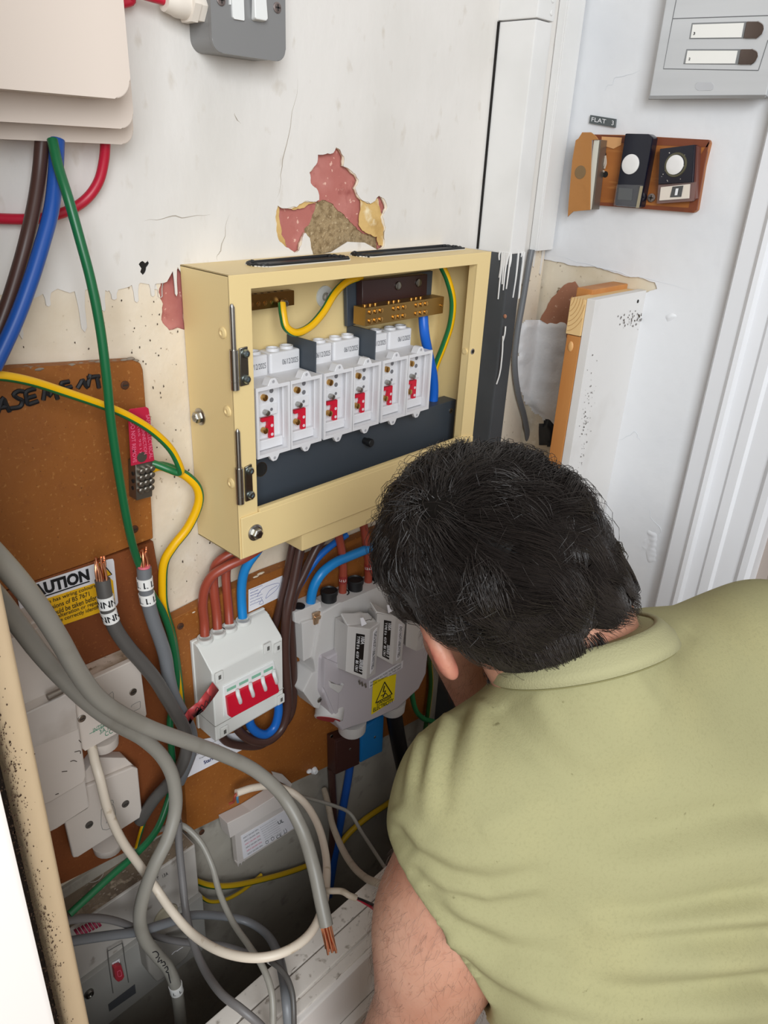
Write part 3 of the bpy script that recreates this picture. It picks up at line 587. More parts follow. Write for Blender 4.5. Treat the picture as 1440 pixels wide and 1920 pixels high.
for k, s in enumerate(('For further information or', 'please contact your supplier', 'Connections Team')):
    x = 361+k*6; y = 1412+k*6.5; text(s, quadU([(x,y-4),(x+44,y-25),(x+44.6,y-22.6),(x+.6,y-1.6)], -.0165), M('grey_print', ''), t)
# earth block with its red warning tag
t = thing('earth_block', 'steel earthing block with red safety tag on edge of upper chipboard', 'terminal block', U(265, 900, -.016))
b = B(); ext(b, quadU([(254,868),(287,858),(286,931),(256,939)], -.030), (0, .0142, 0), .0006, 1); put('block', b, M('tarnished_steel', '8b857c', .4, .9), t)
b = B()
for r_ in range(4):
    for c in range(3):
        p = U(263+c*9.5-r_*.5, 882+r_*12-c*3, -.030); lathe(b, p, NY, [(0, .0030), (.0045, .0030), (.0055, .002)], 10)
put('clamp_screw', b, M('tarnished_steel', ''), t, stuff=True)
b = B()
for y in (888, 902, 915): lathe(b, V(249, y, U(254, 900, -.030).x-.0002), NX, [(0, .0022), (.0004, .0022)], 10)
put('wire_hole', b, m_dark, t, stuff=True)
tag = [(240,772),(244,767),(274,763),(279,766),(282,785),(285,830),(290,864),(246,874)]
b = B(); ext(b, quadU(tag, -.0345), (0, .0012, 0), .0004, 1); tg = put('warning_tag', b, M('red_tag', 'b8213f', .4), t, 'red embossed safety tag')
m_pinkp = M('pink_emboss', 'e06a86', .5)
for s, (a, c, d, e) in (('SAFETY ELECTRICAL', ((280,776),(287,858),(280,860),(273,778))), ('CONNECTION', ((270,795),(276,850),(270,852),(264,797))), ('DO NOT REMOVE', ((252,789),(256,866),(249,868),(244,791)))):
    text(s, quadU([a, c, d, e], -.0348), m_pinkp, tg, bold=.01)
text('(BS 951)', quadU([(261,798),(266,848),(261,850),(256,800)], -.0348), m_pinkp, tg)
b = B(); lathe(b, U(266, 857, -.0346), NY, [(0, .0052), (.0004, .0052)], 18); put('rivet_hole', b, M('tarnished_steel', ''), tg)
# ---------------------------------------------------------------- isolator
t = thing('isolator_switch', 'white enclosed isolator with four red toggles and brown cables in its top', 'isolator', (.025, -.015, Z0-.25))
m_iso = M('isolator_white', 'd9d9d4', .4)
xi0, xi1, zt_, zf_, zb_ = -.029, .0755, -.124, -.150, -.252
prof = [(-.0152, zb_), (-.0535, zb_), (-.0555, zb_+.003), (-.0555, zf_), (-.053, zf_+.004), (-.030, zt_-.003), (-.026, zt_), (-.0152, zt_)]
b = B(); prism(b, [(xi0, y, z+Z0) for y, z in prof], [(xi1, y, z+Z0) for y, z in prof], .003, 3); put('enclosure', b, m_iso, t)
b = B(); zb(b, xi0-.0015, xi1+.0015, -.020, -.0152, zb_-.001, zt_+.001, .0015); put('back_plate', b, m_iso, t)
b = B(); zb(b, xi0-.0004, xi1+.0004, -.0559, -.02, zb_+.0245, zb_+.0252); put('cover_seam', b, M('seam_grey', '8f8d88', .7), t)
for q in ((384,1187),(408,1174),(430,1164),(456,1153)):
    p = U(*q, -.0255); p.z = Z0+zt_; b = B(); lathe(b, p-UP*.001, UP, [(0, .0092), (.005, .0092), (.005, .0072), (.0015, .007)], 22); put('cable_port', b, m_iso, t)
yi = -.0556; zz = -.0575
b = B(); ext(b, quadU([(419,1288),(514,1240),(517,1258),(518,1300),(422,1345)], zz), (0, .003, 0), .0006, 1); put('switch_body', b, M('switch_white', 'e1e2e0', .35), t)
for q in ((434,1291),(457,1279.5),(480.5,1267.5),(503,1256)):
    x, y = q; flat('green_label', [(x-8.5,y+1.5),(x+8.5,y-7),(x+8.8,y-2),(x-8.2,y+6.5)], zz-.0004, M('label_green', '7fb59a', .5), t)
b = B(); zr = zz-.004
ext(b, quadU([(426,1308),(512,1265),(517,1267),(524,1295),(522,1299),(435,1346),(430,1343)], zr), (0, .006, 0), .001, 2); put('red_toggle_bar', b, m_red, t)
for x, y in ((448.5,1303),(472.5,1290.5),(495.5,1279),(516.5,1266)):
    b = B(); tube(b, [U(x-3, y-8, zr+.002), U(x-2, y, zr-.003), U(x+1.5, y+10, zr-.002), U(x+2, y+14, zr+.001)], .0026, 8, 4); put('toggle_gap', b, M('switch_white', ''), t)
for q in ((409,1268),(519,1213),(419,1370),(525,1310),(500,1214)):
    p = U(*q, -.0560); b = B(); box(b, p-Vector((.0055, .003, .0068)), p+Vector((.0055, 0, .0068)), .0014); cl = put('cover_clip', b, m_iso, t)
    b = B(); box(b, p-Vector((.0016, .0034, .003)), p+Vector((.0022, .003, .003)), .0004, 1); put('clip_slot', b, M('slot_grey', '5c5a56', .7), cl)
b = B(); P = [(404,1286,-.058),(392,1303,-.061),(375,1325,-.064),(358,1338,-.066),(350,1350,-.068),(347,1368,-.066)]
for (x, y, d), (x2, y2, d2) in zip(P, P[1:]):
    k = .0058
    b.faces.new([b.verts.new(U(x-6, y-7, d)), b.verts.new(U(x+6, y+8, d-.001)), b.verts.new(U(x2+6, y2+8, d2-.001)), b.verts.new(U(x2-6, y2-6, d2))])
bmesh.ops.remove_doubles(b, verts=b.verts, dist=1e-5); o = single('marker_tape', 'strip of red tape scribbled in black, stuck from the isolator to grey cables', 'tape', b, M('red_tape', 'b23a3c', .45))
o.modifiers.new('thickness', 'SOLIDIFY').thickness = .0006
strokes([[(366,1333),(370,1326),(374,1331),(378,1322),(383,1326),(386,1314),(391,1318),(395,1305)],[(372,1338),(380,1330),(388,1324),(394,1315)]], lambda x, y: U(x, y, -.0668), .0004, m_ink, o)
# ---------------------------------------------------------------- service cut-out
t = thing('service_cutout', 'grey three-phase service cut-out with fuse carriers and a yellow danger label', 'fuse unit', (.28, -.015, Z0-.4))
m_cut = M('mauve_grey_plastic', 'bdb6ba', .42); m_cut2 = M('pale_grey_plastic', 'cbc8c5', .42)
yA = -.062; yB = -.078
ext_px('back_body', [(604,1148),(640,1130),(720,1096),(792,1064),(800,1200),(720,1250),(592,1262),(588,1236)], -.05, -.0152, m_cut2, t, .003)
ext_px('lower_cover', [(609,1236),(640,1222),(740,1172),(800,1148),(803,1215),(800,1262),(786,1292),(745,1330),(690,1352),(642,1372),(622,1340),(606,1300)], yA, -.0152, m_cut, t, .004, 3)
ext_px('cover_rib', [(609,1234),(637,1246),(636,1262),(634,1340),(629,1340),(608,1290)], yA-.002, yA+.004, m_cut, t, .001)
ext_px('cover_rib', [(618,1277),(640,1288),(646,1282),(640,1296),(634,1300),(620,1290)], yA-.004, yA+.004, m_cut2, t, .0015)
ext_px('side_ear', [(586,1262),(604,1255),(606,1300),(600,1330),(590,1328),(568,1298)], -.05, -.0152, m_cut2, t, .003)
screw(U(599, 1312, -.0505), NY, .0042, m_zinc, t, cross=True)
d = Vector((-.62, -.45, -.62)).normalized(); p = U(616, 1346, -.050)
b = B(); lathe(b, p-d*.02, d, [(0, .022), (.016, .0205), (.02, .021), (.022, .019)], 26); g = put('end_gland', b, m_cut2, t)
b = B(); lathe(b, p+d*.002, d, [(0, .0175), (.0006, .017)], 24); put('red_seal', b, M('dull_red_seal', 'a8343a', .5), g)
# neutral block at the left end
ext_px('neutral_block', [(566,1168),(584,1163),(613,1158),(617,1170),(617,1214),(569,1241)], -.0445, -.0152, m_cut2, t, .002)
ext_px('neutral_block_top', [(552,1149),(602,1128),(606,1156),(566,1172),(553,1168)], -.040, -.0152, m_cut2, t, .002)
b = B(); lathe(b, U(560, 1141, -.031)-UP*.008, UP, [(0, .0085), (.012, .0085), (.013, .007)], 20); put('black_cap', b, m_black, t)
b = B(); ext(b, quadU([(588,1152),(604,1146),(606,1166),(590,1173)], -.047), (0, .004, 0), .0008, 1); ext(b, quadU([(592,1158),(603,1154),(604,1160),(593,1164)], -.049), (0, .004, 0), .0006, 1); put('brass_terminal', b, M('pale_brass', 'c9a98a', .3, .9), t, stuff=True)
for q in ((617,1118),(666,1097),(710,1078)):
    p = U(*q, -.034); b = B(); lathe(b, p-UP*.012, UP, [(0, .0105), (.016, .0105), (.016, .0118), (.021, .0118), (.022, .0105), (.020, .0095)], 22); put('black_cap', b, m_black, t)
for q in ((641,1121),(691,1100)):
    p = U(*q, -.030); b = B(); lathe(b, p-UP*.010, UP, [(0, .0105), (.019, .0105), (.019, .0085), (.012, .0085)], 20); put('cable_sleeve', b, m_black, t)
def carrier(L, black, white, head, n):
    """fuse carrier: left-face back edge, front-left edge, ridge edge and right edge, each (top, bottom) in the picture"""
    (a0, a1), (f0, f1), (r0, r1), (e0, e1) = L; ya, yfr, yr, ye = -.052, -.088, -.097, -.090
    P = [U(*a0, ya), U(*f0, yfr), U(*r0, yr), U(*e0, ye)]; Q = [U(*a1, ya), U(*f1, yfr), U(*r1, yr), U(*e1, ye)]
    P.append(Vector((P[3].x, ya, P[3].z))); Q.append(Vector((Q[3].x, ya, Q[3].z)))
    b = B(); prism(b, P, Q, .0015, 2); c = put('fuse_carrier', b, m_cut2, t)
    b = B(); zc = P[1].lerp(P[3], .5); top = [P[1]+Vector((.002, .003, 0)), P[2]+Vector((0, .003, 0)), P[3]+Vector((-.002, .003, 0)), P[3]+Vector((-.004, .02, .008)), P[1]+Vector((.006, .02, .008))]
    prism(b, top, [p-UP*.006 for p in top], .001, 1); put('carrier_roof', b, m_cut2, c)
    b = B(); q = P[2].lerp(P[3], .2); tube(b, [q+Vector((-.006, .010, .008)), q+Vector((-.003, .004, .0125)), q+Vector((.002, .004, .010)), q+Vector((.006, .006, .0115)), q+Vector((.010, .010, .007))], .0005, 6); put('seal_wire', b, m_steel, c)
    b = B(); q = P[2].lerp(P[1], .3)+Vector((0, .003, .002)); ext(b, [q, q+Vector((.008, -.001, .0005)), q+Vector((.005, .003, .0095)), q+Vector((.001, .004, .010))], (0, .0012, 0)); put('seal_tab', b, m_paper, c)
    if black:
        n_ = (P[2]-P[1]).cross(P[1]-Q[1]).normalized(); mm = []
        for u0, v0 in ((.38, .12), (.78, .12), (.78, .93), (.38, .93)): mm.append(P[1].lerp(Q[1], v0).lerp(P[2].lerp(Q[2], v0), u0))
        n_ = -n_ if n_.dot(CAMP-mm[0]) < 0 else n_
        b = B(); prism(b, [m+n_*.0006 for m in mm], [m-n_*.001 for m in mm], .0004, 1); lb = put('rating_label', b, M('gloss_black', '0d0d10', .3), c)
        tl_, tr_, br_, bl_ = mm; L_ = lambda a, b_: tl_.lerp(bl_, b_).lerp(tr_.lerp(br_, b_), a)
        mw = M('white_print', 'e8e8ea', .5)
        for s, u0, u1, v0, v1 in (('100A', .55, .95, .05, .24), ('SERIES 3', .55, .95, .62, .94), ('TYPE II b  415V  BS 1361', .1, .42, .05, .95)):
            q = [L_(u1, v0), L_(u1, v1), L_(u0, v1), L_(u0, v0)]; text(s, [x+n_*.0007 for x in q], mw, c, 'rating_print', bold=.02)
    if white:
        mm = []
        for u0, v0 in ((.35, .10), (.7, .06), (.7, .86), (.35, .92)): mm.append(P[2].lerp(Q[2], v0).lerp(P[3].lerp(Q[3], v0), u0))
        n_ = (mm[1]-mm[0]).cross(mm[0]-mm[3]).normalized(); n_ = -n_ if n_.dot(CAMP-mm[0]) < 0 else n_
        b = B(); prism(b, [m+n_*.0005 for m in mm], [m-n_*.0006 for m in mm]); put('white_label', b, m_paper, c)
        tl_, tr_, br_, bl_ = mm; q = [tl_.lerp(tr_, .9), bl_.lerp(br_, .9), bl_.lerp(br_, .25), tl_.lerp(tr_, .25)]
        q = [a.lerp(b_, .06) for a, b_ in zip(q, (q[1], q[0], q[3], q[2]))]; text('DO NOT USE FITTED', [x+n_*.0003 for x in q], m_ink, c, 'label_print', bold=.015)
    return c
carrier((((628,1158),(625,1250)),((652,1174),(648,1259)),((694,1180),(687,1275)),((713,1167),(704,1264))), True, True, 1, 0)
carrier((((690,1140),(690,1225)),((707,1150),(704,1229)),((742,1155),(736,1247)),((760,1171),(753,1243))), True, True, 1, 1)
carrier((((752,1120),(752,1200)),((764,1140),(760,1212)),((790,1150),(781,1222)),((806,1160),(798,1214))), False, False, 1, 2)
b = B()
for q in ((673,1276),(678,1279),(684,1282)): lathe(b, U(*q, yA-.004), (0, -.5, -1), [(0, .0016), (.006, .0014)], 8)
put('carrier_pins', b, m_zinc, t, stuff=True)
flat('white_label', [(692,1277),(756,1238),(755,1252),(692,1291)], yA-.0008, m_paper, t)
for k, s in enumerate(('WARNING ALL FUSES TO BE REMOVED', 'BEFORE WORKING ON THIS UNIT')):
    text(s, quadU([(694,1279+k*5.5),(752,1243.5+k*5.5),(752,1247+k*5.5),(694,1282.5+k*5.5)], yA-.001), m_ink, t, 'label_print')
flat('danger_label', [(699.5,1277),(743,1264),(739,1313),(696.5,1340)], yA-.0009, m_yel2, t)
b = B(); tri = [(721,1279),(735,1301),(704.5,1318)]; tube(b, [U(*q, yA-.0013) for q in tri+tri[:1]+tri[1:2]], .0009, 6, smooth=False)
tube(b, [U(*q, yA-.0013) for q in ((721,1286),(718.5,1297),(723,1295),(718,1308))], .0009, 6, smooth=False); tube(b, [U(*q, yA-.0013) for q in ((714.5,1305),(724,1300),(727,1304))], .0006, 6, smooth=False); put('warning_symbol', b, m_ink, t)
text('DANGER', quadU([(707,1317),(734,1303),(733.5,1309),(706.5,1323)], yA-.0012), m_ink, t, 'label_print', bold=.012)
text('ELECTRICITY', quadU([(700,1327.5),(737.5,1308.5),(737,1316),(699.5,1335)], yA-.0012), m_ink, t, 'label_print', bold=.012)
for q in ((660,1360),(735,1322)):
    b = B(); p = U(*q, -.040); lathe(b, p+UP*.01, -UP, [(0, .022), (.018, .021), (.022, .018)], 24); put('bottom_boss', b, m_cut2, t)
# brown and blue connector blocks
for nm, lab, P, y0, mt in (('connector_block', 'brown connector block hanging below the grey cut-out', [(628,1387),(675,1369),(674,1433),(629,1453)], -.034, M('brown_plastic', '40241f', .45)), ('connector_block', 'blue connector block beside the brown one under the cut-out', [(676,1366),(720,1339),(717,1409),(676,1430)], -.033, M('blue_plastic', '1672b4', .45))):
    t = thing(nm, lab, 'connector', U(*P[3], -.02)); ext_px('body', P, y0, -.0155, mt, t, .0015)
    c = ((P[0][0]+P[1][0])/2+4, (P[0][1]+P[2][1])/2-6); screw(U(*c, y0), NY, .0028, m_zinc, t)
    b = B(); ext(b, quadU([(a+(3 if i in (0, 3) else -3), e+(4 if i < 2 else -4)) for i, (a, e) in enumerate(P)], y0-.0012), (0, .002, 0), .0006, 1); put('cover', b, mt, t)
    if 'brown' in lab: screw(U(621, 1380, -.03), NY, .003, m_zinc, t)
# ---------------------------------------------------------------- white socket outlets on the brown board
t = thing('fused_outlet', 'white fused outlet marked INTERCOM in green ink, below caution sign', 'outlet', U(215, 1330, -.03))
ext_px('back_box', [(140,1290),(260,1237),(274,1341),(160,1404)], -.0445, -.0152, m_dusty, t, .002)
ext_px('face_plate', [(136,1291),(257,1235),(262,1236),(275.5,1339),(273,1346),(160,1409),(154,1404)], -.0511, -.0440, m_wpl, t, .0012, 3)
screw(U(249, 1297, -.0512), NY, .0042, m_zinc, t); screw(U(153, 1347, -.0512), NY, .0042, m_zinc, t)
strokes([[(196,1313),(211,1297),(213,1315)],[(246,1326),(248,1322),(262,1315),(263,1320),(262,1328),(249,1334)]], lambda x, y: U(x, y, -.0512), .0003, M('seam_grey', ''), t, 'moulded_outline')
for s, a, c, h in (('INTERCOM', (175,1374), (216,1352), 8), ('3A FUSE', (187,1377), (222,1358), 8), ('CCT 3', (197,1381), (226,1366), 8)):
    text(s, quadU([(a[0]-1,a[1]-h),(c[0]-1,c[1]-h),c,a], -.0512), m_green_ink, t, 'ink_note', bold=-.004)
strokes([[(168,1376),(190,1364),(210,1353),(232,1340)]], lambda x, y: U(x, y, -.0512), .0003, m_green_ink, t, 'ink_line')
b = B(); lathe(b, U(192, 1385, -.035)+UP*.004, (0, 0, -1), [(0, .017), (.012, .016), (.016, .012)], 20); put('cable_gland', b, m_wpl, t)
t = thing('fused_outlet', 'lower white fused outlet plate with a cream flex hanging in front', 'outlet', U(190, 1530, -.02))
ext_px('back_box', [(135,1482),(180,1420),(236,1421),(256,1440),(264,1528),(142,1604)], -.030, -.0152, m_wpl, t, .002)
ext_px('face_plate', [(112,1500),(130,1488),(250,1438),(259,1441),(267,1524),(264,1533),(146,1608),(138,1609)], -.0352, -.0295, m_wpl, t, .002, 3)
for q in ((167,1546),(235,1507)): screw(U(*q, -.0353), NY, .0045, M('screw_recess', '4a443e', .7), t)
strokes([[(190,1518),(212,1508),(216,1545),(192,1555),(190,1518)],[(196,1511),(210,1500),(213,1506)]], lambda x, y: U(x, y, -.0355), .0003, M('seam_grey', ''), t, 'fuse_holder_outline')
flat('fuse_mark', [(201,1526),(209,1522),(210,1534),(202,1538)], -.0356, M('navy_ink', ''), t)
text('FUSE', quadU([(199,1541),(210,1536),(210.5,1539),(199.5,1544)], -.0356), M('grey_print', ''), t)
b = B(); lathe(b, U(202, 1584, -.028)+UP*.006, (0, 0, -1), [(0, .017), (.010, .016), (.014, .012)], 20); put('cable_gland', b, m_wpl, t)
# white switch enclosure with a hinged lower flap
t = thing('switch_enclosure', 'white plastic enclosure with lift-up flap, partly behind the cream stile', 'enclosure', U(100, 1350, -.05))
m_enc = M('enclosure_white', 'd0c6bd', .4, mix=[(5, .5, .8, 'c4b9af', 3)])
ye = -.058
ext_px('body', [(-70,1227),(105,1147),(116,1195),(150,1400),(168,1516),(106,1553),(20,1600)], ye+.012, -.0152, m_enc, t, .003, 3)
ext_px('front', [(-70,1238),(108,1160),(140,1300),(60,1335),(-40,1380)], ye+.004, ye+.014, m_enc, t, .002)
ext_px('apron', [(80,1490),(160,1462),(168,1514),(104,1553),(40,1590)], ye+.005, ye+.014, m_enc, t, .002)
ext_px('flap', [(20,1352),(125,1302),(136,1304),(143,1318),(163,1455),(159,1468),(97,1505),(40,1530)], ye-.010, ye+.006, m_enc, t, .003, 3)
b = B(); q = quadU([(20,1352),(125,1302),(136,1304),(143,1318),(147,1368),(78,1396),(20,1420)], ye-.011); ext(b, q, (0, .003, 0), .001, 1); put('flap_window', b, M('dull_window', 'c9c0b8', .5, mix=[(20, .5, .7, 'b4a99f', 4)]), t)
b = B(); cyl(b, U(89, 1308, ye-.010), U(116, 1295, ye-.010), .0034, 14); put('hinge_pin', b, M('grey_metal', '8d857c', .35, .8), t)
text('A', quadU([(46,1213),(54,1209),(56,1220),(48,1224)], ye+.0038), m_ink, t); text('P', quadU([(63,1187),(67,1185),(68,1190),(64,1192)], ye+.0038), m_ink, t)
strokes([[(132,1428),(138,1426),(144,1428)],[(140,1410),(150,1408),(151,1413)],[(116,1447),(126,1446)],[(148,1388),(152,1392)],[(104,1490),(110,1488)],[(112,1275),(114,1276)]], lambda x, y: U(x, y, ye-.0104), .0004, m_fleck, t, 'scuff_marks')
# ---------------------------------------------------------------- grey steel switch-fuse box at the bottom
t = thing('switch_fuse', 'grey steel switch-fuse box at the bottom of the wall, red switch on front', 'switchgear', U(250, 1800, -.02))
m_gst = M('grey_enamel', 'b3ada6', .5, mix=[(6, .45, .75, 'a39c94', 4), (50, .62, .75, '7d746a', 4)]); m_gst2 = M('grey_switch_plate', '98958f', .5, mix=[(6, .5, .8, '88857f', 3)])
fr = [(138,1712),(240,1654),(365.5,1583),(371,1660),(378,1729),(378,1826),(250,1990),(150,1990)]
xs0, xs1 = -.213, U(365.5, 1583, -.045).x; zs = -.4055
b = B(); zb(b, xs0-.05, xs1, -.045, -.0002, zs-.19, zs, .0015); put('case', b, m_gst, t)
b = B(); zb(b, xs0-.05, xs1-.001, -.046, -.044, zs-.0875, zs-.001, .0008, 1); put('upper_cover', b, m_gst, t)
b = B(); zb(b, xs0-.05, xs1+.0005, -.052, -.044, zs-.192, zs-.0885, .001, 2); pl = put('switch_plate', b, m_gst2, t)
b = B(); r = random.Random(9)
b2 = B(); zb(b2, xs0-.05, xs1-.0015, -.0435, -.0005, zs, zs+.0003); put('dirt_film', b2, M('dirt_film', '8a7a66', .95, mix=[(30, .4, .65, '5f5143', 5), (120, .55, .75, 'b0a08a', 4)]), t)
for k in range(120): ball(b, Vector((r.uniform(xs0, xs1-.004), r.uniform(-.043, -.003), Z0+zs+.0002)), r.uniform(.0004, .0016), (1.5, 1, .5), 5)
put('top_dust', b, M('grey_dust', ''), t, stuff=True)
p = H(176, 1640, Z0+zs); b = B(); lathe(b, p, UP, [(0, .0115), (.0007, .0115), (.0007, .0105), (.0002, .0105)], 24, cap=True); put('knockout', b, m_gst, t)
yq = -.0525
text('13A', quadU([(304,1640),(314,1634),(315,1640),(305,1646)], -.0463), m_ink, t); text('T', quadU([(293,1645),(297,1643),(298,1648),(294,1650)], -.0463), m_ink, t)
strokes([[(212,1862),(205,1815),(202,1785),(205,1782),(226,1770),(230,1772),(234,1800),(241,1842)]], lambda x, y: U(x, y, yq), .0006, M('slot_grey', ''), t, 'switch_outline')
flat('switch_label', [(210,1806),(224,1798),(225,1806),(214,1814)], yq-.0004, m_paper, t); text('OFF', quadU([(212,1807.5),(222,1802),(223,1805.5),(213,1811)], yq-.0006), m_ink, t)
b = B(); ext(b, quadU([(214,1817),(219,1812),(228,1810),(234,1831),(230,1838),(222,1842),(217,1838)], yq-.006), (0, .007, 0), .0015, 2); rk = put('red_rocker', b, M('faded_red', 'a8323c', .45), t)
strokes([[(220,1822),(226,1820),(228,1829),(222,1831),(220,1822)]], lambda x, y: U(x, y, yq-.0062), .0003, M('pink_emboss', ''), rk, 'rocker_mark')
flat('dark_name_strip', [(203,1884),(253,1846),(255,1862),(205,1897)], yq-.0006, M('slate_strip', '4a4b4e', .5), t)
b = B(); lathe(b, U(166, 1862, yq), NY, [(0, .0058), (.002, .0058), (.004, .0048), (.0045, .003), (.003, .002)], 16); put('cover_bolt', b, M('dark_steel', ''), t)
ext_px('fuse_carrier', [(272,1774),(310,1752),(356,1730),(362,1776),(352,1795),(304,1838),(294,1843),(280,1826)], yq-.018, yq+.004, M('carrier_grey', '8f8a83', .45), t, .004, 3)
b = B(); lathe(b, U(310, 1717, -.0465), NY, [(0, .017), (.002, .017), (.004, .014)], 24); put('round_blank', b, M('old_beige', 'a39a84', .5), t)
strokes([[(322,1790),(328,1784),(333,1783)],[(332,1783),(339,1778),(343,1776)]], lambda x, y: U(x, y, yq-.0186), .0004, m_paper, t, 'embossed_mark')
b = B(); p = U(162, 1738, -.062)
for k in range(7): lathe(b, p+Vector((-.012+k*.004, 0, -.001*k)), (1, 0, .2), [(0, .0052), (.0026, .0052)], 12)
single('ribbed_plug', 'small crimson ribbed plug behind the grey flat cables, lower left', 'plug', b, M('crimson_rib', '9c2347', .5), stuff=True)
# ---------------------------------------------------------------- LED driver
t = thing('power_supply', 'white plastic power supply with printed rating label under the orange board', 'power supply', U(490, 1560, -.02))
m_psu = M('psu_white', 'c9c1bb', .45)
ext_px('body', [(440,1560),(545,1504),(566,1546),(455,1616),(446,1622)], -.0255, -.0155, m_psu, t, .001)
ext_px('lid', [(426,1544),(470,1522),(536,1480),(545,1507),(500,1528),(440,1566),(432,1572)], -.036, -.0155, m_psu, t, .0012, 2)
ext_px('rating_label', [(452,1568),(500,1540),(543,1514),(562,1546),(510,1578),(457,1611)], -.0262, -.0254, m_paper, t, 0)
mg = M('grey_print', ''); yk = -.0264
for k in range(6):
    x = 456+k*1.6; y = 1574+k*6; text('INPUT 220-240V 50Hz', quadU([(x,y-3.5),(x+28,y-21),(x+28.4,y-18.6),(x+.4,y-1)], yk), M('pink_emboss', '') if k in (2, 4) else mg, t, 'label_print')
for k in range(8):
    x = 487+k*1.6; y = 1554+k*3.6; text('LED driver constant current output class 2', quadU([(x,y-2.5),(x+30,y-20.5),(x+30.3,y-18.9),(x+.3,y-.9)], yk), mg, t, 'label_print')
text('UL', quadU([(520,1540),(530,1535),(532,1541),(522,1546)], yk), m_ink, t, 'label_print', bold=.01)
text('CE', quadU([(517,1568),(527,1562),(529,1567),(519,1573)], yk), m_ink, t, 'label_print')
strokes([[(508,1572),(512,1569),(514,1573),(510,1576),(508,1572)],[(498,1578),(502,1576),(503,1580),(499,1582),(498,1578)],[(532,1556),(534,1562),(538,1559),(535,1554)],[(532,1564),(538,1560)]], lambda x, y: U(x, y, yk), .0003, m_ink, t, 'label_symbols')
b = B()
for q in ((444,1618),(450,1614),(456,1608)): ext(b, [U(*q, -.0258), U(q[0]+5, q[1]-3, -.0258), U(q[0]+3, q[1]+8, -.0258)], (0, .006, 0))
put('broken_clip', b, m_psu, t, stuff=True)
ext_px('mounting_ear', [(510,1447),(530,1452),(548,1470),(545,1478),(515,1460)], -.0185, -.0155, m_psu, t, .001)
# ---------------------------------------------------------------- big white box, top left, and the metal switch
t = thing('electrical_enclosure', 'large off-white plastic enclosure at top left with stepped rounded lid', 'enclosure', (-.2, 0, Z0+.45))
m_big = M('warm_white_abs', 'd8cabe', .42)
def rbox(name, x1, z0, y0, y1, r, mat, parent, bev):
    b = B(); P = [(-.75, 1.0)]; P = [(-.72, z0+.0), (x1-r, z0)]
    P += [(x1-r+r*math.sin(k*math.pi/16), z0+r-r*math.cos(k*math.pi/16)) for k in range(1, 8)]+[(x1, z0+r), (x1, .98), (-.72, .98)]
    prism(b, [(x, y0, z+Z0) for x, z in P], [(x, y1, z+Z0) for x, z in P], bev, 4); return put(name, b, mat, parent)
q = U(253, 272, -.036); rbox('base', q.x, q.z-Z0, -.036, -.0005, .012, m_big, t, .003)
q = U(253, 243, -.060); rbox('middle_cover', q.x, q.z-Z0, -.060, -.035, .012, m_big, t, .004)
q = U(248, 188, -.094); rbox('lid', q.x, q.z-Z0, -.094, -.055, .014, m_big, t, .007)
t = thing('metal_clad_switch', 'grey metal-clad fused switch with white rocker at the top of the wall', 'switch', (.07, 0, Z0+.5))
m_met = M('grey_metal_paint', '8b8b8b', .42, .3); ysw = -.0351
x0, x1 = U(397, 60, ysw).x, U(535.6, 60, ysw).x; z0 = U(412, 99, ysw).z-Z0; r_ = .0105
def rrect(x0, x1, z0, z1, r, n=8):
    P = []
    for cx, cz, a in ((x1-r, z0+r, -90), (x1-r, z1-r, 0), (x0+r, z1-r, 90), (x0+r, z0+r, 180)):
        P += [(cx+r*math.cos(math.radians(a+90*k/n)), cz+r*math.sin(math.radians(a+90*k/n))) for k in range(n+1)]
    return P
P = rrect(x0+.001, x1-.001, z0+.001, z0+.098, r_); b = B(); prism(b, [(x, ysw+.003, z+Z0) for x, z in P], [(x, -.0002, z+Z0) for x, z in P], 0); put('back_box', b, m_met, t)
P = rrect(x0, x1, z0, z0+.1, r_); b = B(); prism(b, [(x, ysw, z+Z0) for x, z in P], [(x, ysw+.0035, z+Z0) for x, z in P], .0012, 2); put('face_plate', b, m_met, t)
ext_px('fuse_holder', [(434,-20),(457,-20),(459,37),(458,39),(440,36),(437,32)], ysw-.0018, ysw+.001, M('switch_white', ''), t, .0008)
ext_px('fuse_holder_rib', [(430,-20),(433,-20),(434,9),(431,9)], ysw-.0016, ysw+.001, M('switch_white', ''), t, .0006)
b = B(); q = quadU([(477,-20),(499,-20),(503,35),(500,39),(482,36),(479,33)], ysw-.0062)
prism(b, q, [p+Vector((0, .0064 if i > 1 else .004, -.001 if i > 2 else 0)) for i, p in enumerate(q)], .0014, 3); put('rocker', b, M('switch_white', ''), t)
for q in ((519.5,14.5),(414,0)): screw(U(*q, ysw), NY, .0044, M('dull_zinc', '9a8f8c', .35, .9), t, cross=True)
px, pz = x0+.0005, U(375, 12, -.018); d = Vector((-1, 0, .02)); p = Vector((x0+.001, -.018, U(365, 12, -.018).z)); b = B()
lathe(b, p, d, [(0, .0125), (.007, .0125), (.0075, .0145), (.014, .0145), (.0148, .0115)], 6); g = put('cable_gland', b, M('gland_white', 'e2d9cd', .4), t, ang=20)
b = B(); lathe(b, p+d*.014, d, [(0, .0112), (.010, .0112), (.013, .0100), (.021, .0085), (.0215, .006)], 18); put('gland_nut', b, M('gland_white', ''), g)
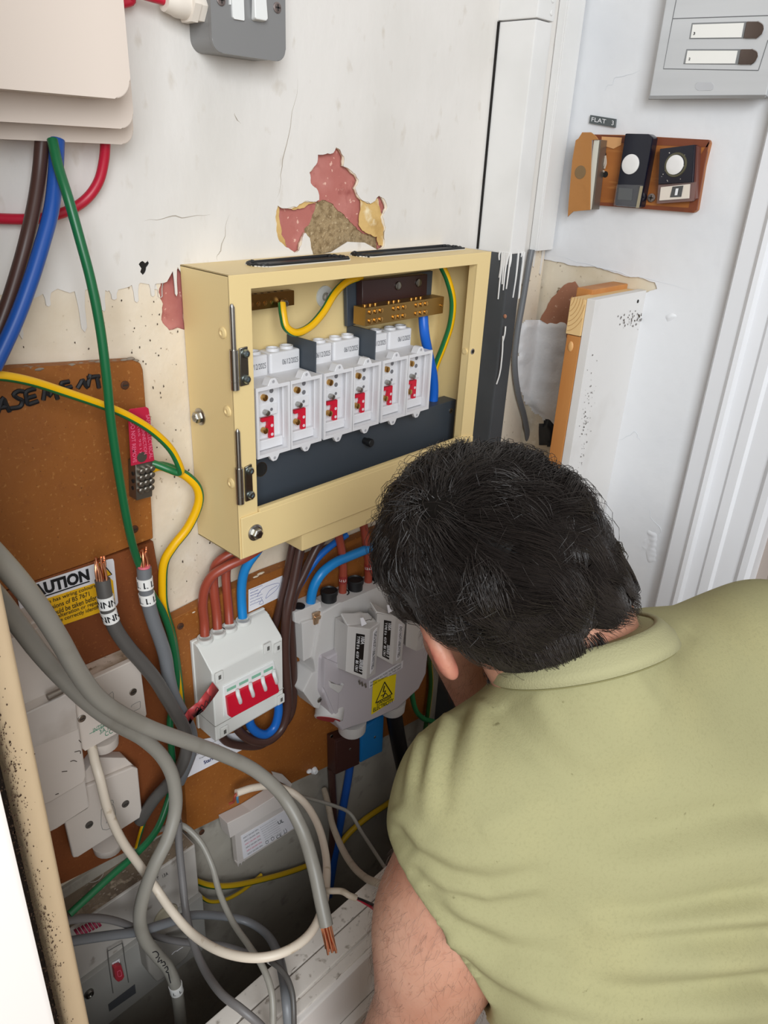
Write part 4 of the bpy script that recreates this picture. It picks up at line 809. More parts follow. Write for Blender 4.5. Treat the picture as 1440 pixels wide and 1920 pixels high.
# ================================================================= cables
m_gry = M('grey_sheath', '8f8b82', .42, mix=[(20, .55, .8, '7f7a70', 3)]); m_gry2 = M('mid_grey_sheath', '6f6c6b', .45); m_dgry = M('dark_grey_sheath', '55524f', .42); m_lgry = M('slate_grey_sheath', '6e7073', .42)
m_brn = M('dark_brown_sheath', '472f29', .38); m_rbrn = M('red_brown_sheath', '9a4432', .36); m_blu = M('blue_sheath', '1763b8', .35); m_lblu = M('bright_blue_sheath', '1b83c9', .35)
m_crm = M('cream_flex', 'dccfbd', .45, mix=[(60, .62, .75, 'b59f80', 4)]); m_wht = M('white_flex', 'ddd6d2', .4); m_redc = M('red_fire_cable', 'b81834', .4); m_cu = M('bright_copper', 'e09a74', .3, 1)
m_bl2 = M('royal_blue_sheath', '1d4f9e', .36); m_beige = M('dirty_beige_flex', 'b5a794', .55, mix=[(50, .55, .75, '8d7d68', 4)])
yg = lambda n, f0, f1, y='eab308', g='1d6b3a': stripe_mat('earth_sheath_%s' % n, g, y, f0, f1)
def radius(P, d):
    m = [(Vector(p)-CAMP).dot(RF) for p in P]; return d/2*(sum(m)/len(m))/FPX
def path(P): return [U(*p) if not isinstance(p, Vector) else p for p in P]
def cable(label, P, d, mat, name='cable', cat='cable', group=None, flat=1, seg=14, bare=None, twist=0):
    W_ = path(P); b = B(); tube(b, W_, radius(W_, d), seg, 8, flat, twist)
    t = thing(name, label, cat, W_[0], group); put('sheath', b, mat, t, ang=70); t['r'] = radius(W_, d); return t, spline(W_, 8), radius(W_, d)
def strands(t, p, d, r, n, ln, spread, mat=m_cu, seed=1, inner=None):
    rr = random.Random(seed); u, v, d = frame_of(d); b = B()
    for k in range(n):
        a = k*2.4; q = (u*math.cos(a)+v*math.sin(a))*r*.75*math.sqrt((k+.5)/n); e = q*spread+(u*rr.uniform(-1, 1)+v*rr.uniform(-1, 1))*r*.2; l = ln*rr.uniform(.85, 1.08)
        tube(b, [p+q-d*.002, p+q+d*l*.4, p+e+d*l*.8, p+e*1.05+d*l], r*.17, 6, 4)
    put('copper_strands', b, mat, t, stuff=True)
    if inner:
        b = B(); lathe(b, p-d*.001, d, [(0, r*.86), (.003, r*.84), (.0032, r*.5)], 14); put('inner_insulation', b, inner, t)
def band(t, p, ax, r, ln, mat, s=None, n=3, name='marker_sleeve', ink=None, size=1.1, rot=0):
    """printed sleeve round a cable, with its letters wrapped on to it"""
    u, v, a = frame_of(ax); b = B(); p = Vector(p); lathe(b, p-a*ln/2, a, [(0, r*1.02), (0, r*1.1), (ln, r*1.1), (ln, r*1.02)], 20, cap=False); o = put(name, b, mat, t)
    if s:
        f = (CAMP-p); f = (f-a*f.dot(a)).normalized(); side = f.cross(a) if (f.cross(a)).dot(RX) < 0 else a.cross(f)
        up = a if a.z > 0 else -a; side = up.cross(f); b = B()
        for k in range(n):
            g = glyphs(s, .02); vs = []
            for q in g.vertices:
                x, y = q.co.x*size*r, (q.co.y-.35)*size*r
                ca, sa = math.cos(rot), math.sin(rot); x, y = x*ca-y*sa, x*sa+y*ca
                th = (x)/(r*1.1)+(k-(n-1)/2)*.95; vs.append(b.verts.new(p+up*y+(side*math.sin(th)+f*math.cos(th))*r*1.125))
            for fc in g.polygons: b.faces.new([vs[i] for i in fc.vertices])
            bpy.data.meshes.remove(g)
        put('marker_letter', b, ink or m_ink, o, smooth=False)
m_mk = M('marker_white', 'e6e4e0', .45)
# from the white enclosure at top left
cable('thick dark brown cable hanging from the white enclosure at the left edge', [(79,262,-.03),(74,320,-.034),(65,380,-.04),(52,440,-.046),(36,500,-.05),(14,570,-.055),(-20,660,-.06)], 26, m_brn)
cable('thick blue cable hanging beside the brown one, left edge under the enclosure', [(107,262,-.035),(104,330,-.042),(96,395,-.05),(80,455,-.056),(58,525,-.062),(28,605,-.068),(-12,690,-.074)], 28, m_bl2)
cable('red fire cable looping out of the white enclosure and off to the left', [(198,262,-.024),(195,300,-.02),(185,340,-.016),(163,372,-.012),(130,394,-.010),(85,408,-.009),(40,411,-.008),(-30,409,-.008)], 19, m_redc)
sw = bpy.data.objects['metal_clad_switch']; gx = U(397, 60, -.0351).x
gp = Vector((gx+.001-.034, -.018, U(365, 12, -.018).z))
cable('red fire cable entering the white gland of the grey metal switch', [gp+Vector((.004, 0, 0)), gp+Vector((-.008, 0, .0005)), gp+Vector((-.03, .003, .002)), U(245, 2, -.012), U(200, 10, -.010)], 17, m_redc)
cable('long green and yellow earth cable dropping from white enclosure past the boards', [(98,262,-.045),(110,315,-.055),(128,372,-.065),(150,450,-.072),(170,525,-.076),(187,610,-.078),(199,700,-.078),(208,790,-.074),(222,885,-.068),(240,985,-.058),(256,1045,-.045),(282,1108,-.034),(306,1150,-.030),(322,1200,-.028),(331,1262,-.028),(328,1310,-.030),(319,1350,-.034),(321,1400,-.040),(325,1450,-.046),(318,1492,-.054),(296,1552,-.066),(262,1594,-.074),(205,1645,-.080),(130,1714,-.086)], 15, yg('long', .80, 1.01, 'd9a818', '17633a'))
cable('yellow and green earth cable arching from the left edge to the earth block', [(-30,704,-.060),(10,706,-.060),(60,716,-.059),(120,735,-.057),(190,759,-.054),(240,780,-.050),(285,808,-.048),(320,842,-.046),(338,878,-.044),(334,886,-.040),(316,880,-.036),(296,872,-.030),(283,868,-.026)], 16, yg('arch', .08, .56))
cable('yellow and green earth cable curling from earth block down behind the isolator', [(280,880,-.023),(300,874,-.024),(324,880,-.028),(350,893,-.033),(370,915,-.036),(372,945,-.036),(353,988,-.032),(325,1024,-.027),(308,1055,-.023),(305,1100,-.020),(308,1140,-.019),(322,1190,-.0185),(330,1240,-.0185),(336,1290,-.0185),(340,1330,-.02),(345,1375,-.02)], 17, yg('curl', .42, .98))
# inside the board
cable('short green and yellow earth wire looping from earth bar inside cream board', [(528,568,-.0345),(531,592,-.040),(537,614,-.044),(556,624,-.046),(582,612,-.044),(606,585,-.040),(626,552,-.034),(648,530,-.026),(676,519,-.016)], 15, yg('loop', .0, .34))
cable('green and yellow earth wire bowing along the right inside of cream board', [(826,494,-.040),(840,525,-.044),(849,565,-.046),(845,608,-.044),(832,648,-.038),(816,690,-.030),(808,730,-.024)], 13, yg('bow', .3, .56))
cable('bright blue wire dropping from the brass neutral bar inside cream board', [(793,588,-.034),(796,625,-.038),(803,662,-.036),(812,705,-.032),(813,745,-.030),(806,785,-.030)], 18, M('vivid_blue', '1560c4', .35))
# heavy grey cables
t, sp, r = cable('thick grey cable sweeping across the sockets, its bare copper end over the ledge', [(-70,980,-.21),(-10,1040,-.205),(35,1090,-.20),(75,1142,-.19),(112,1200,-.178),(145,1258,-.165),(180,1305,-.152),(225,1338,-.142),(285,1367,-.135),(350,1390,-.130),(415,1414,-.130),(480,1446,-.140),(530,1492,-.160),(566,1555,-.190),(588,1625,-.222),(602,1690,-.246),(612,1736,-.262)], 31, m_gry, seg=20)
strands(t, sp[-1], sp[-1]-sp[-3], r, 13, .026, 1.15, seed=3)
t, sp, r = cable('thick grey cable snaking down past switch-fuse box, white LLL marker near its end', [(-60,1060,-.175),(-5,1120,-.165),(35,1172,-.155),(75,1225,-.142),(120,1275,-.128),(170,1322,-.115),(220,1358,-.105),(268,1385,-.100),(305,1420,-.098),(325,1462,-.100),(329,1515,-.104),(315,1570,-.110),(290,1622,-.112),(270,1675,-.112),(262,1720,-.112),(270,1758,-.112),(292,1788,-.114),(315,1815,-.116),(329,1848,-.118),(336,1890,-.122),(342,1960,-.13)], 27, m_gry, seg=20)
k = min(range(len(sp)), key=lambda i: (sp[i]-U(330, 1850, -.118)).length); band(t, sp[k], sp[k+1]-sp[k-1], r, .013, m_mk, 'L', 4, size=.9)
strokes([[(286,1786),(292,1784),(297,1788),(296,1794),(292,1796)],[(299,1795),(296,1804),(303,1800),(302,1806)],[(304,1805),(308,1803),(310,1809),(305,1811)],[(308,1816),(313,1812),(315,1818),(311,1822),(316,1824)],[(316,1826),(318,1836),(320,1843)]], lambda x, y: U(x, y, -.1305), .0006, m_ink, t)
t, sp, r = cable('dark grey cable with N marker sleeves, copper end over the caution sign', [(192,1086,-.062),(196,1112,-.064),(203,1145,-.066),(217,1180,-.068),(240,1213,-.070),(268,1245,-.071),(292,1275,-.072),(312,1308,-.074),(330,1338,-.076),(346,1368,-.076),(350,1402,-.072),(338,1440,-.062),(315,1470,-.052),(288,1500,-.042),(262,1540,-.030)], 25, m_dgry, seg=18)
strands(t, sp[0], sp[0]-sp[3], r, 9, .021, .9, seed=5)
for q, n in (((200,1128),2),((207,1152),2)):
    k = min(range(len(sp)), key=lambda i: (sp[i]-U(*q, -.066)).length); band(t, sp[k], sp[k+1]-sp[k-1], r, .0125, m_mk, 'N', 3, size=1.35)
t, sp, r = cable('grey cable with L marker sleeves and a pink-cored copper end', [(270,1064,-.046),(272,1092,-.047),(278,1130,-.048),(288,1165,-.049),(300,1198,-.050),(310,1232,-.050),(316,1270,-.051),(324,1302,-.053),(340,1335,-.056),(356,1368,-.056),(359,1402,-.052),(350,1432,-.044),(336,1465,-.034)], 25, m_lgry, seg=18)
strands(t, sp[0], sp[0]-sp[3], r, 8, .020, .9, seed=7, inner=M('pink_core', 'd86a78', .45))
for q in ((272,1092),(279,1122)):
    k = min(range(len(sp)), key=lambda i: (sp[i]-U(*q, -.048)).length); band(t, sp[k], sp[k+1]-sp[k-1], r, .012, m_mk, 'L', 3, size=1.3)
# flex from the outlet to the power supply
cable('cream flex running from under INTERCOM outlet in a big loop to the power supply', [(171,1396,-.045),(178,1428,-.060),(188,1462,-.072),(203,1520,-.078),(228,1575,-.082),(262,1623,-.086),(290,1662,-.092),(322,1708,-.120),(362,1752,-.155),(415,1784,-.200),(478,1796,-.235),(535,1784,-.252),(580,1752,-.252),(604,1705,-.236),(612,1655,-.205),(611,1605,-.168),(598,1552,-.126),(575,1510,-.088),(545,1484,-.062),(510,1474,-.050),(475,1477,-.044),(443,1487,-.040)], 16, m_crm)
b = B(); tube(b, [U(445,1486,-.040), U(440,1494,-.041), U(438,1503,-.038), U(430,1507,-.034)], .0017, 8); t = thing('wire', 'brown wire end where the cream flex enters the power supply', 'wire', U(440, 1495, -.04)); put('insulation', b, m_rbrn, t)
b = B(); tube(b, [U(446,1488,-.039), U(445,1497,-.040), U(446,1504,-.036)], .0017, 8); t = thing('wire', 'blue wire end where the cream flex enters the power supply', 'wire', U(445, 1495, -.04)); put('insulation', b, M('pale_blue', '4f86a8', .5), t)
cable('thin light grey flex falling from behind the boards across the ledge', [(300,1555,-.030),(330,1546,-.052),(352,1554,-.066),(378,1582,-.085),(398,1625,-.105),(412,1675,-.130),(436,1728,-.165),(466,1772,-.205),(492,1812,-.236),(508,1855,-.258),(512,1900,-.272),(510,1960,-.285)], 12, m_gry)
cable('grey flex hanging straight past the switch-fuse box then over the ledge', [(334,1540,-.064),(336,1590,-.072),(342,1650,-.086),(348,1706,-.104),(360,1760,-.135),(382,1815,-.175),(414,1862,-.222),(452,1892,-.252),(490,1925,-.272),(530,1975,-.285)], 15, m_gry2)
cable('flat grey twin cable arching across the switch-fuse box from the left', [(100,1732,-.084),(145,1723,-.086),(190,1722,-.087),(230,1731,-.087),(272,1748,-.086),(318,1762,-.088),(365,1768,-.096),(415,1772,-.110),(460,1786,-.135),(490,1800,-.165)], 17, m_gry2, flat=.7)
cable('flat slate grey cable crossing the switch-fuse box and falling over the ledge', [(100,1772,-.090),(150,1762,-.094),(205,1754,-.096),(262,1746,-.098),(315,1730,-.098),(362,1716,-.098),(418,1718,-.106),(464,1728,-.124),(500,1752,-.156),(520,1786,-.196),(531,1830,-.240),(538,1880,-.272),(545,1960,-.292)], 19, m_lgry, flat=.75)
t, sp, r = cable('thin dark twin cable with white tape, lying over ledge beside the slate one', [(470,1786,-.165),(492,1796,-.205),(512,1806,-.232),(535,1828,-.254),(548,1862,-.272),(551,1910,-.286),(550,1970,-.296)], 10, m_dgry)
band(t, sp[14], sp[15]-sp[13], r, .006, m_mk)
# isolator tails
def tail(label, P, d, mat, **k): return cable(label, P, d, mat, **k)
tail('red-brown cable at left port of the isolator, bending into the cream board', [(384,1192,-.0255),(383,1165,-.022),(380,1135,-.023),(384,1104,-.026),(398,1080,-.031),(424,1063,-.038),(455,1048,-.044),(480,1032,-.046),(500,1015,-.046)], 18, m_rbrn)
tail('red-brown cable at second port of the isolator, arching behind the first', [(408,1179,-.0255),(406,1150,-.0205),(402,1115,-.018),(400,1082,-.016),(406,1058,-.018),(426,1042,-.024),(452,1030,-.030),(475,1015,-.032)], 18, m_rbrn)
tail('red-brown cable at third port of the isolator, rising straight behind the others', [(430,1169,-.0255),(428,1140,-.020),(425,1105,-.017),(424,1072,-.014),(432,1045,-.014),(448,1020,-.016)], 17, m_rbrn)
tail('bright blue cable at right port of isolator rising to the cream board', [(455,1158,-.0255),(453,1128,-.0225),(453,1100,-.025),(457,1075,-.030),(466,1055,-.036),(480,1036,-.040),(492,1018,-.040)], 18, m_lblu)
tail('dark brown cable running from the board down behind isolator, leftmost of three', [(552,1010,-.030),(546,1037,-.030),(534,1100,-.026),(519,1160,-.022),(508,1200,-.019),(500,1240,-.018)], 15, m_brn)
tail('dark brown cable looping from board down and under the isolator', [(566,1012,-.038),(560,1042,-.040),(550,1094,-.042),(538,1150,-.044),(534,1215,-.044),(537,1270,-.044),(540,1318,-.044),(530,1362,-.044),(504,1388,-.044),(474,1388,-.040),(450,1372,-.036),(440,1350,-.034)], 18, m_brn)
tail('dark brown cable beside the looping one, curving from right end of board', [(606,1008,-.036),(590,1034,-.036),(570,1076,-.034),(552,1116,-.032),(545,1160,-.030),(548,1220,-.028),(550,1280,-.027),(546,1335,-.026),(520,1372,-.024),(490,1396,-.022),(455,1398,-.022),(425,1390,-.024),(410,1372,-.028)], 16, m_brn)
tail('short blue cable looping out of the underside of the isolator', [(466,1345,-.042),(471,1362,-.042),(484,1374,-.042),(500,1376,-.042),(515,1362,-.042),(522,1336,-.042),(521,1310,-.040)], 17, m_blu)
# cut-out tails
tail('bright blue cable arching from the neutral block up to the right', [(582,1136,-.032),(585,1112,-.034),(592,1092,-.036),(606,1072,-.038),(630,1054,-.038),(660,1041,-.036),(692,1028,-.034),(722,1014,-.032),(745,995,-.031),(754,965,-.030)], 18, m_lblu)
tail('blue cable slanting up behind the board above the neutral block', [(560,1100,-.0235),(580,1068,-.023),(600,1042,-.024),(625,1020,-.026),(650,1002,-.028)], 13, m_blu)
for lb, P, s in (('first red-brown cable rising from cut-out to board, sleeve marked L1', [(642,1120,-.030),(643,1085,-.0305),(643,1060,-.031),(640,1030,-.032),(634,1000,-.034)], 'L1'), ('second red-brown cable rising from cut-out to board, sleeve marked L2', [(690,1100,-.030),(691,1062,-.0305),(689,1035,-.031),(685,1005,-.032),(680,975,-.034)], 'L2')):
    t, sp, r = tail(lb, P, 15.5, m_rbrn); k = 8; band(t, sp[k], sp[k+1]-sp[k-1], r, .011, M('red_shrink', '8e3430', .3), s, 2, ink=m_mk, size=.9)
tail('thick black supply cable below the right end of the cut-out', [(736,1318,-.040),(741,1355,-.042),(748,1395,-.044),(757,1440,-.046),(768,1500,-.05),(780,1580,-.055)], 29, M('black_sheath', '1c1b1c', .45))
tail('brown meter tail hanging from the brown connector block into the cavity', [(621,1440,-.020),(623,1480,-.021),(625,1530,-.022),(622,1590,-.024),(612,1660,-.028),(596,1740,-.034)], 14, m_brn)
tail('blue meter tail hanging from the brown connector block into the cavity', [(657,1432,-.020),(652,1465,-.022),(644,1510,-.024),(636,1555,-.026),(626,1612,-.030),(616,1680,-.036)], 15, m_bl2)
tail('dirty beige flex dropping from power supply onto the ledge, under the arm', [(608,1480,-.012),(616,1512,-.040),(624,1548,-.070),(642,1592,-.115),(662,1624,-.160),(684,1645,-.200),(706,1655,-.226),(730,1660,-.240),(760,1668,-.25)], 13, m_beige)
tail('thin pale grey bell wire crossing the meter tails above the ledge', [(560,1492,-.040),(590,1500,-.050),(630,1512,-.066),(657,1526,-.080),(678,1560,-.110),(708,1606,-.165),(730,1640,-.2)], 7, m_gry)
t, sp, r = tail('frayed beige bell wire on the ledge', [(592,1615,-.14),(586,1645,-.165),(592,1664,-.200),(612,1670,-.228),(640,1671,-.246),(655,1679,-.256),(668,1684,-.262)], 11, m_beige)
for mt, o in ((M('red_wire', 'b01c38', .4), 0), (M('black_wire', '1a1718', .4), 4)):
    b = B(); tube(b, [sp[-1], U(682+o*.3, 1692-o*.6, -.267), U(700+o, 1704-o, -.270), U(716+o, 1724-o, -.274), U(735+o, 1750, -.28)], .0017, 8); put('core_wire', b, mt, t)
ygm = yg('cavity', .0, .5, 'c9a21a', '2c5a2c')
tail('green and yellow earth cable along the lower wall right of the switch-fuse box', [(362,1650,-.016),(392,1660,-.020),(430,1661,-.022),(480,1652,-.022),(540,1636,-.020),(590,1618,-.018)], 11, ygm)
tail('green and yellow earth wire drooping below the long one in cavity', [(366,1672,-.014),(392,1690,-.020),(425,1686,-.020),(460,1666,-.018),(490,1640,-.014)], 7, ygm)
tail('green and yellow earth cable rising along the lower wall behind the elbow', [(625,1600,-.022),(655,1562,-.018),(690,1532,-.016),(730,1505,-.016),(775,1470,-.016)], 11, ygm)
tail('green earth cable curling beside the forearm under the cut-out', [(771,1270,-.034),(773,1305,-.034),(780,1332,-.034),(795,1348,-.034),(815,1354,-.034),(850,1372,-.03),(890,1420,-.026),(910,1500,-.024)], 9, M('plain_green', '2f7d4c', .4))
tail('green and yellow earth cable hanging right of the cut-out behind the forearm', [(800,1180,-.020),(805,1235,-.020),(808,1280,-.022),(803,1330,-.024),(795,1390,-.026),(792,1450,-.026),(800,1520,-.026)], 9, ygm)
tail('small green and yellow earth tail showing behind the lower outlet', [(286,1496,-.026),(274,1530,-.028),(264,1560,-.03),(256,1590,-.032)], 8, yg('small', .1, .6))
# ================================================================= on the right wall
m_alu = M('brushed_aluminium', 'd3d5d7', .4, .3, mix=[(30, .4, .7, 'c9cbcd', 3)], stretch=(1, .05, 1)); m_alu2 = M('satin_edge', 'a4a5a6', .3, .8)
t = thing('intercom_panel', 'silver door-entry intercom panel with two name windows, top right of wall', 'intercom', (XR, -.2, Z0+.55))
xi = XR-.022
q0, q1 = V(1217, 182, xi), V(1440, 196, xi); ya = V(1217, 182, xi).y; yb_ = V(1434, 190, xi).y; zb0 = q0.z-Z0
pan = lambda P, x: [V(*p, x) for p in P]
b = B(); zb(b, xi, XR+.003, yb_, ya, zb0, zb0+.30, .002, 2); put('body', b, m_alu, t)
b = B(); zb(b, xi-.0012, xi+.002, yb_, ya, zb0-.003, zb0+.0015, .0006, 1); put('bottom_edge', b, m_alu2, t)
m_ln = M('panel_seam', '6e7072', .6)
def vstroke(L, r, x, mat, name): b = B(); [tube(b, [V(*p, x) for p in l], r, 6, smooth=False) for l in L]; return put(name, b, mat, t)
vstroke([[(1268,0),(1261,36),(1244,129),(1422,132)],[(1261,35),(1440,29)],[(1440,75),(1422,132)]], .0005, xi-.0001, m_ln, 'panel_seam')
for s, P, C_, lens, num in (('3', [(1297,43),(1400,40),(1394,72),(1292,73)], [(1400,40),(1421,40),(1430,46),(1432,54),(1428,64),(1418,72),(1394,72)], [(1299,46),(1395,43),(1390,70),(1295,71)], [(1301,60),(1304,60),(1303,65.5),(1300,65.5)]), ('2', [(1287,92),(1389,92),(1384,121),(1281,120)], [(1389,92),(1410,92),(1419,97),(1421,105),(1416,115),(1408,121),(1384,121)], [(1289,95),(1383,95),(1378,119),(1285,119)], [(1292,108),(1295,108),(1294,113),(1291,113)])):
    b = B(); ext(b, pan(P, xi-.0008), (.002, 0, 0), .0003, 1); wdw = put('name_window', b, M('window_frame', '8f9294', .3, .5), t)
    b = B(); ext(b, pan(lens, xi-.0012), (.001, 0, 0)); put('name_card', b, M('card_white', 'ecebe6', .3, coat=.5), wdw)
    text(s, pan(num, xi-.0014), m_ink, wdw, 'card_number', bold=.03)
    b = B(); ext(b, pan(C_, xi-.0026), (.004, 0, 0), .0008, 2); bt = put('call_button', b, M('brown_chrome', '665a54', .18, .7), t)
    b = B(); tube(b, [V(*p, xi-.0012) for p in C_[1:-1]], .0008, 8); put('button_rim', b, M('chrome', 'd8d8da', .08, 1), bt)
b = B(); P = []
for cx, s in ((1310.5, 1), (1331, -1)):
    for k in range(9): a = math.pi/2+math.pi*k/8 if s > 0 else -math.pi/2+math.pi*k/8; P.append((cx+8*math.cos(a)*1., 162+8*math.sin(a)*-1))
ext(b, pan(P, xi-.0003), (.001, 0, 0), .0003, 1); put('sensor_window', b, M('frosted_lens', 'b9babd', .15, coat=.6), t)
# embossed label
b = B(); ext(b, pan([(1107,215.5),(1154,223),(1152.5,239),(1104.5,231)], XR-.0008), (.0045, 0, 0)); t = thing('embossed_label', 'dark embossed tape label reading FLAT 3 above bell pushes', 'label', V(1130, 227, XR)); put('tape', b, M('grey_tape', '555b5c', .4), t)
text('FLAT', pan([(1110,219.5),(1137,224),(1136,232),(1109,227.5)], XR-.001), M('white_print', ''), t); text('3', pan([(1147.5,226),(1151.5,226.6),(1150.5,235),(1146.5,234.4)], XR-.001), M('white_print', ''), t)
# wooden pattress and bell pushes
m_pine = M('varnished_pine', 'a8672f', .45, mix=[(6, .4, .7, '8f5222', 4), (40, .6, .8, 'c28547', 3)], stretch=(1, .3, 3)); m_mahog = M('chipped_mahogany', '7a3f25', .5, mix=[(30, .5, .75, '5b2d1c', 4)])
t = thing('bell_board', 'varnished wooden board with chipped edges holding three bell pushes', 'board', V(1220, 330, XR))
b = B(); ext(b, pan([(1112,252),(1170,253),(1328,262),(1330,268),(1320,310),(1306,394),(1300,399),(1200,391),(1108,384),(1106,378)], XR-.006), (.011, 0, 0), .0008, 1); put('pattress', b, m_pine, t)
for P in ([(1112,252),(1328,262),(1330,268),(1326,276),(1230,272),(1160,268),(1112,266)],[(1330,264),(1320,312),(1306,394),(1298,398),(1290,395),(1300,350),(1314,290)],[(1108,378),(1200,384),(1295,390),(1300,399),(1200,391),(1108,384)]):
    b = B(); ext(b, pan(P, XR-.0066), (.003, 0, 0)); put('old_varnish', b, m_mahog, t, smooth=False)
b = B(); ext(b, pan([(1128,256),(1166,258),(1164,272),(1150,279),(1128,272)], XR-.0072), (.002, 0, 0)); put('bare_patch', b, M('bare_pine', 'cf9a66', .7), t, smooth=False)
b = B(); lathe(b, V(1135, 327, XR-.0064), NX, [(0, .0042), (.0004, .004)], 14); lathe(b, V(1132, 290, XR-.0064), NX, [(0, .004), (.0004, .004)], 12); put('drill_hole', b, m_dark, t, stuff=True)
screw(V(1221.5, 371, XR-.0066), NX, .0056, M('dull_zinc', ''), t, cross=True)
strokes([[(1130,288),(1134,300),(1131,312),(1128,318),(1133,322)],[(1135,292),(1136,306),(1133,316)]], lambda x, y: V(x, y, XR-.008), .0014, M('old_wire', 'b7aa9c', .6), t, 'bell_wire')
def slab(name, P, x0, dx, mat, parent, bev=.0008, **k): b = B(); ext(b, pan(P, x0), (dx, 0, 0), bev, 2); return put(name, b, mat, parent, **k)
def disc(name, q, x, r, h, mat, parent): b = B(); lathe(b, V(*q, x), NX, [(0, r), (h*.5, r), (h*.9, r*.8), (h, r*.4)], 28); return put(name, b, mat, parent)
m_navy = M('navy_black_plastic', '0e1120', .2); m_bell = M('bell_button_white', 'e4e2e0', .4); m_clear = M('clear_plastic', 'ffffff', .08, alpha=.035, spec=.6)
# left: push with a brown tape cover
t = thing('bell_push', 'bell push covered with peeling brown tape, left of the three', 'bell push', V(1100, 320, XR-.006), None)
slab('body', [(1113,262),(1126,263),(1111,393),(1098,393)], XR-.024, .020, M('bell_cream', 'd3d1c4', .4), t, .0015)
slab('side_plate', [(1124,262),(1127,262),(1112,393),(1109,393)], XR-.0245, .018, M('grey_metal', ''), t, .0006)
b = B(); W0 = [(1079,263),(1085,260),(1091,248),(1108,248),(1118,256),(1122,262),(1108,262),(1107,330),(1106,394),(1074,396),(1064,407),(1066,380),(1073,300)]
ext(b, pan(W0, XR-.0265), (.0018, 0, 0), .0005, 1); g = put('tape_cover', b, M('brown_parcel_tape', 'b17a43', .4, bump=[(60, .0012)]), t)
disc('button_mark', (1088, 323), XR-.0267, .0088, .0004, M('dull_olive_mark', '806746', .6), t)
# middle: tall navy push
t = thing('bell_push', 'tall navy bell push with a white round button and clear empty name window', 'bell push', V(1187, 320, XR-.006))
slab('body', [(1172,250),(1216,251),(1225,258),(1201,389),(1154,386),(1152,380)], XR-.020, .016, m_navy, t, .002)
slab('name_window', [(1156,346),(1205,347),(1198,390),(1150,386)], XR-.0225, .002, m_clear, t, .0004)
slab('blank_card', [(1160,352),(1186,354),(1184,376),(1158,374)], XR-.0212, .001, M('dull_card', '4d4f50', .5), t, .0003)
slab('window_edge', [(1200,349),(1205,349),(1197,390),(1192,390)], XR-.0228, .002, M('yellowed_edge', '9c9279', .3), t, .0003)
disc('button', (1182.5, 308), XR-.020, .0125, .0022, m_bell, t)
# right: short navy push with card 1
t = thing('bell_push', 'short navy bell push with dust specks above a card marked 1', 'bell push', V(1265, 330, XR-.006))
slab('body', [(1237,279),(1302,271),(1309,275),(1304,372),(1296,378),(1233,382)], XR-.016, .012, M('dusty_housing', '6b3f35', .4), t, .001)
slab('face', [(1237,279),(1302,271),(1298,342),(1234,346)], XR-.022, .010, m_navy, t, .001)
slab('card', [(1239,351),(1293,345),(1291,372),(1236,376)], XR-.021, .003, M('cream_card', 'ddd2c4', .6), t, .0003)
b = B(); ext(b, pan([(1261,350),(1281,348),(1277,369),(1256,370)], XR-.0217), (.001, 0, 0)); nm = put('number_tag', b, M('black_tag', '16181a', .5), t)
text('1', pan([(1267.5,353.5),(1272.5,353.2),(1270,366),(1265,366.3)], XR-.0219), M('white_print', ''), nm, 'tag_number')
slab('clear_cover', [(1234,347),(1305,341),(1301,377),(1231,382)], XR-.0245, .0015, m_clear, t, .0004)
b = B(); lathe(b, V(1267, 309, XR-.022), NX, [(0, .0150), (.0015, .0145), (.0015, .0125), (.0004, .0122)], 28, cap=False); put('button_rim', b, M('dark_olive_rim', '55523f', .3), t)
disc('button', (1265.5, 309), XR-.022, .0118, .0022, m_bell, t)
b = B(); r = random.Random(3)
for k in range(16): lathe(b, V(r.uniform(1240, 1290), r.uniform(285, 340), XR-.0221), NX, [(0, r.uniform(.0003, .0009)), (.0003, .0003)], 6)
put('dust_speck', b, M('white_dust', ''), t, stuff=True)
# timber stub boxed out of the right wall
t = thing('timber_upstand', 'white painted board on an orange timber batten, stub fixed to the right wall', 'timber', (.6, -.17, Z0+.1))
y1 = -.1745; xl = .511; zt2 = .238
b = B(); zb(b, xl, XR+.0035, y1, y1+.013, -1.3, zt2, .0012); put('white_board', b, M('worn_white_board', 'dedcda', .5, mix=[(10, .55, .8, 'cfccc8', 4)], bump=[(20, .0008)]), t)
m_bat = M('orange_pine', 'c2854a', .55, mix=[(9, .45, .7, 'b06f36', 4)], stretch=(2, 2, .25)); m_end = M('pine_end_grain', 'e0bd86', .7)
b = B(); zb(b, xl-.001, XR+.0035, y1+.0135, y1+.034, -1.3, .187, .001); put('batten', b, m_bat, t)
b = B(); zb(b, xl-.002, XR+.0035, y1+.0135, y1+.036, .188, .236, .001); ed = put('end_block', b, m_end, t, 'sawn pale block above the batten')
b = B()
for k in range(9):
    rr_ = .006+k*.0042; c = Vector((xl-.0023, y1+.040, Z0+.238)); P = [c+Vector((0, -rr_*math.cos(a), -rr_*1.5*math.sin(a))) for a in [j*math.pi/2/8 for j in range(9)]]
    P = [p for p in P if y1+.0135 < p.y < y1+.036 and p.z > Z0+.189]
    if len(P) > 2: tube(b, P, .0003, 5)
put('growth_ring', b, M('ring_brown', 'b58a52', .7), ed, stuff=True)
b = B(); zb(b, .555, XR+.0035, y1+.030, y1+.055, .200, .243, .002); put('rear_block', b, m_bat, t)
dots((1190, 600), 60, 14, 7, .0005, .0016, lambda x, y: U(x, y, y1-.0003), NY, m_fleck, t, 8); dots((1096, 800), 90, 5, 60, .0004, .0011, lambda x, y: U(x-(y-800)*.12, y, y1-.0003), NY, m_fleck, t, 9)
b = B(); lathe(b, U(1196, 565, y1-.0002), NY, [(0, .0025), (.0004, .0025)], 10); put('nail_hole', b, m_dark, t)
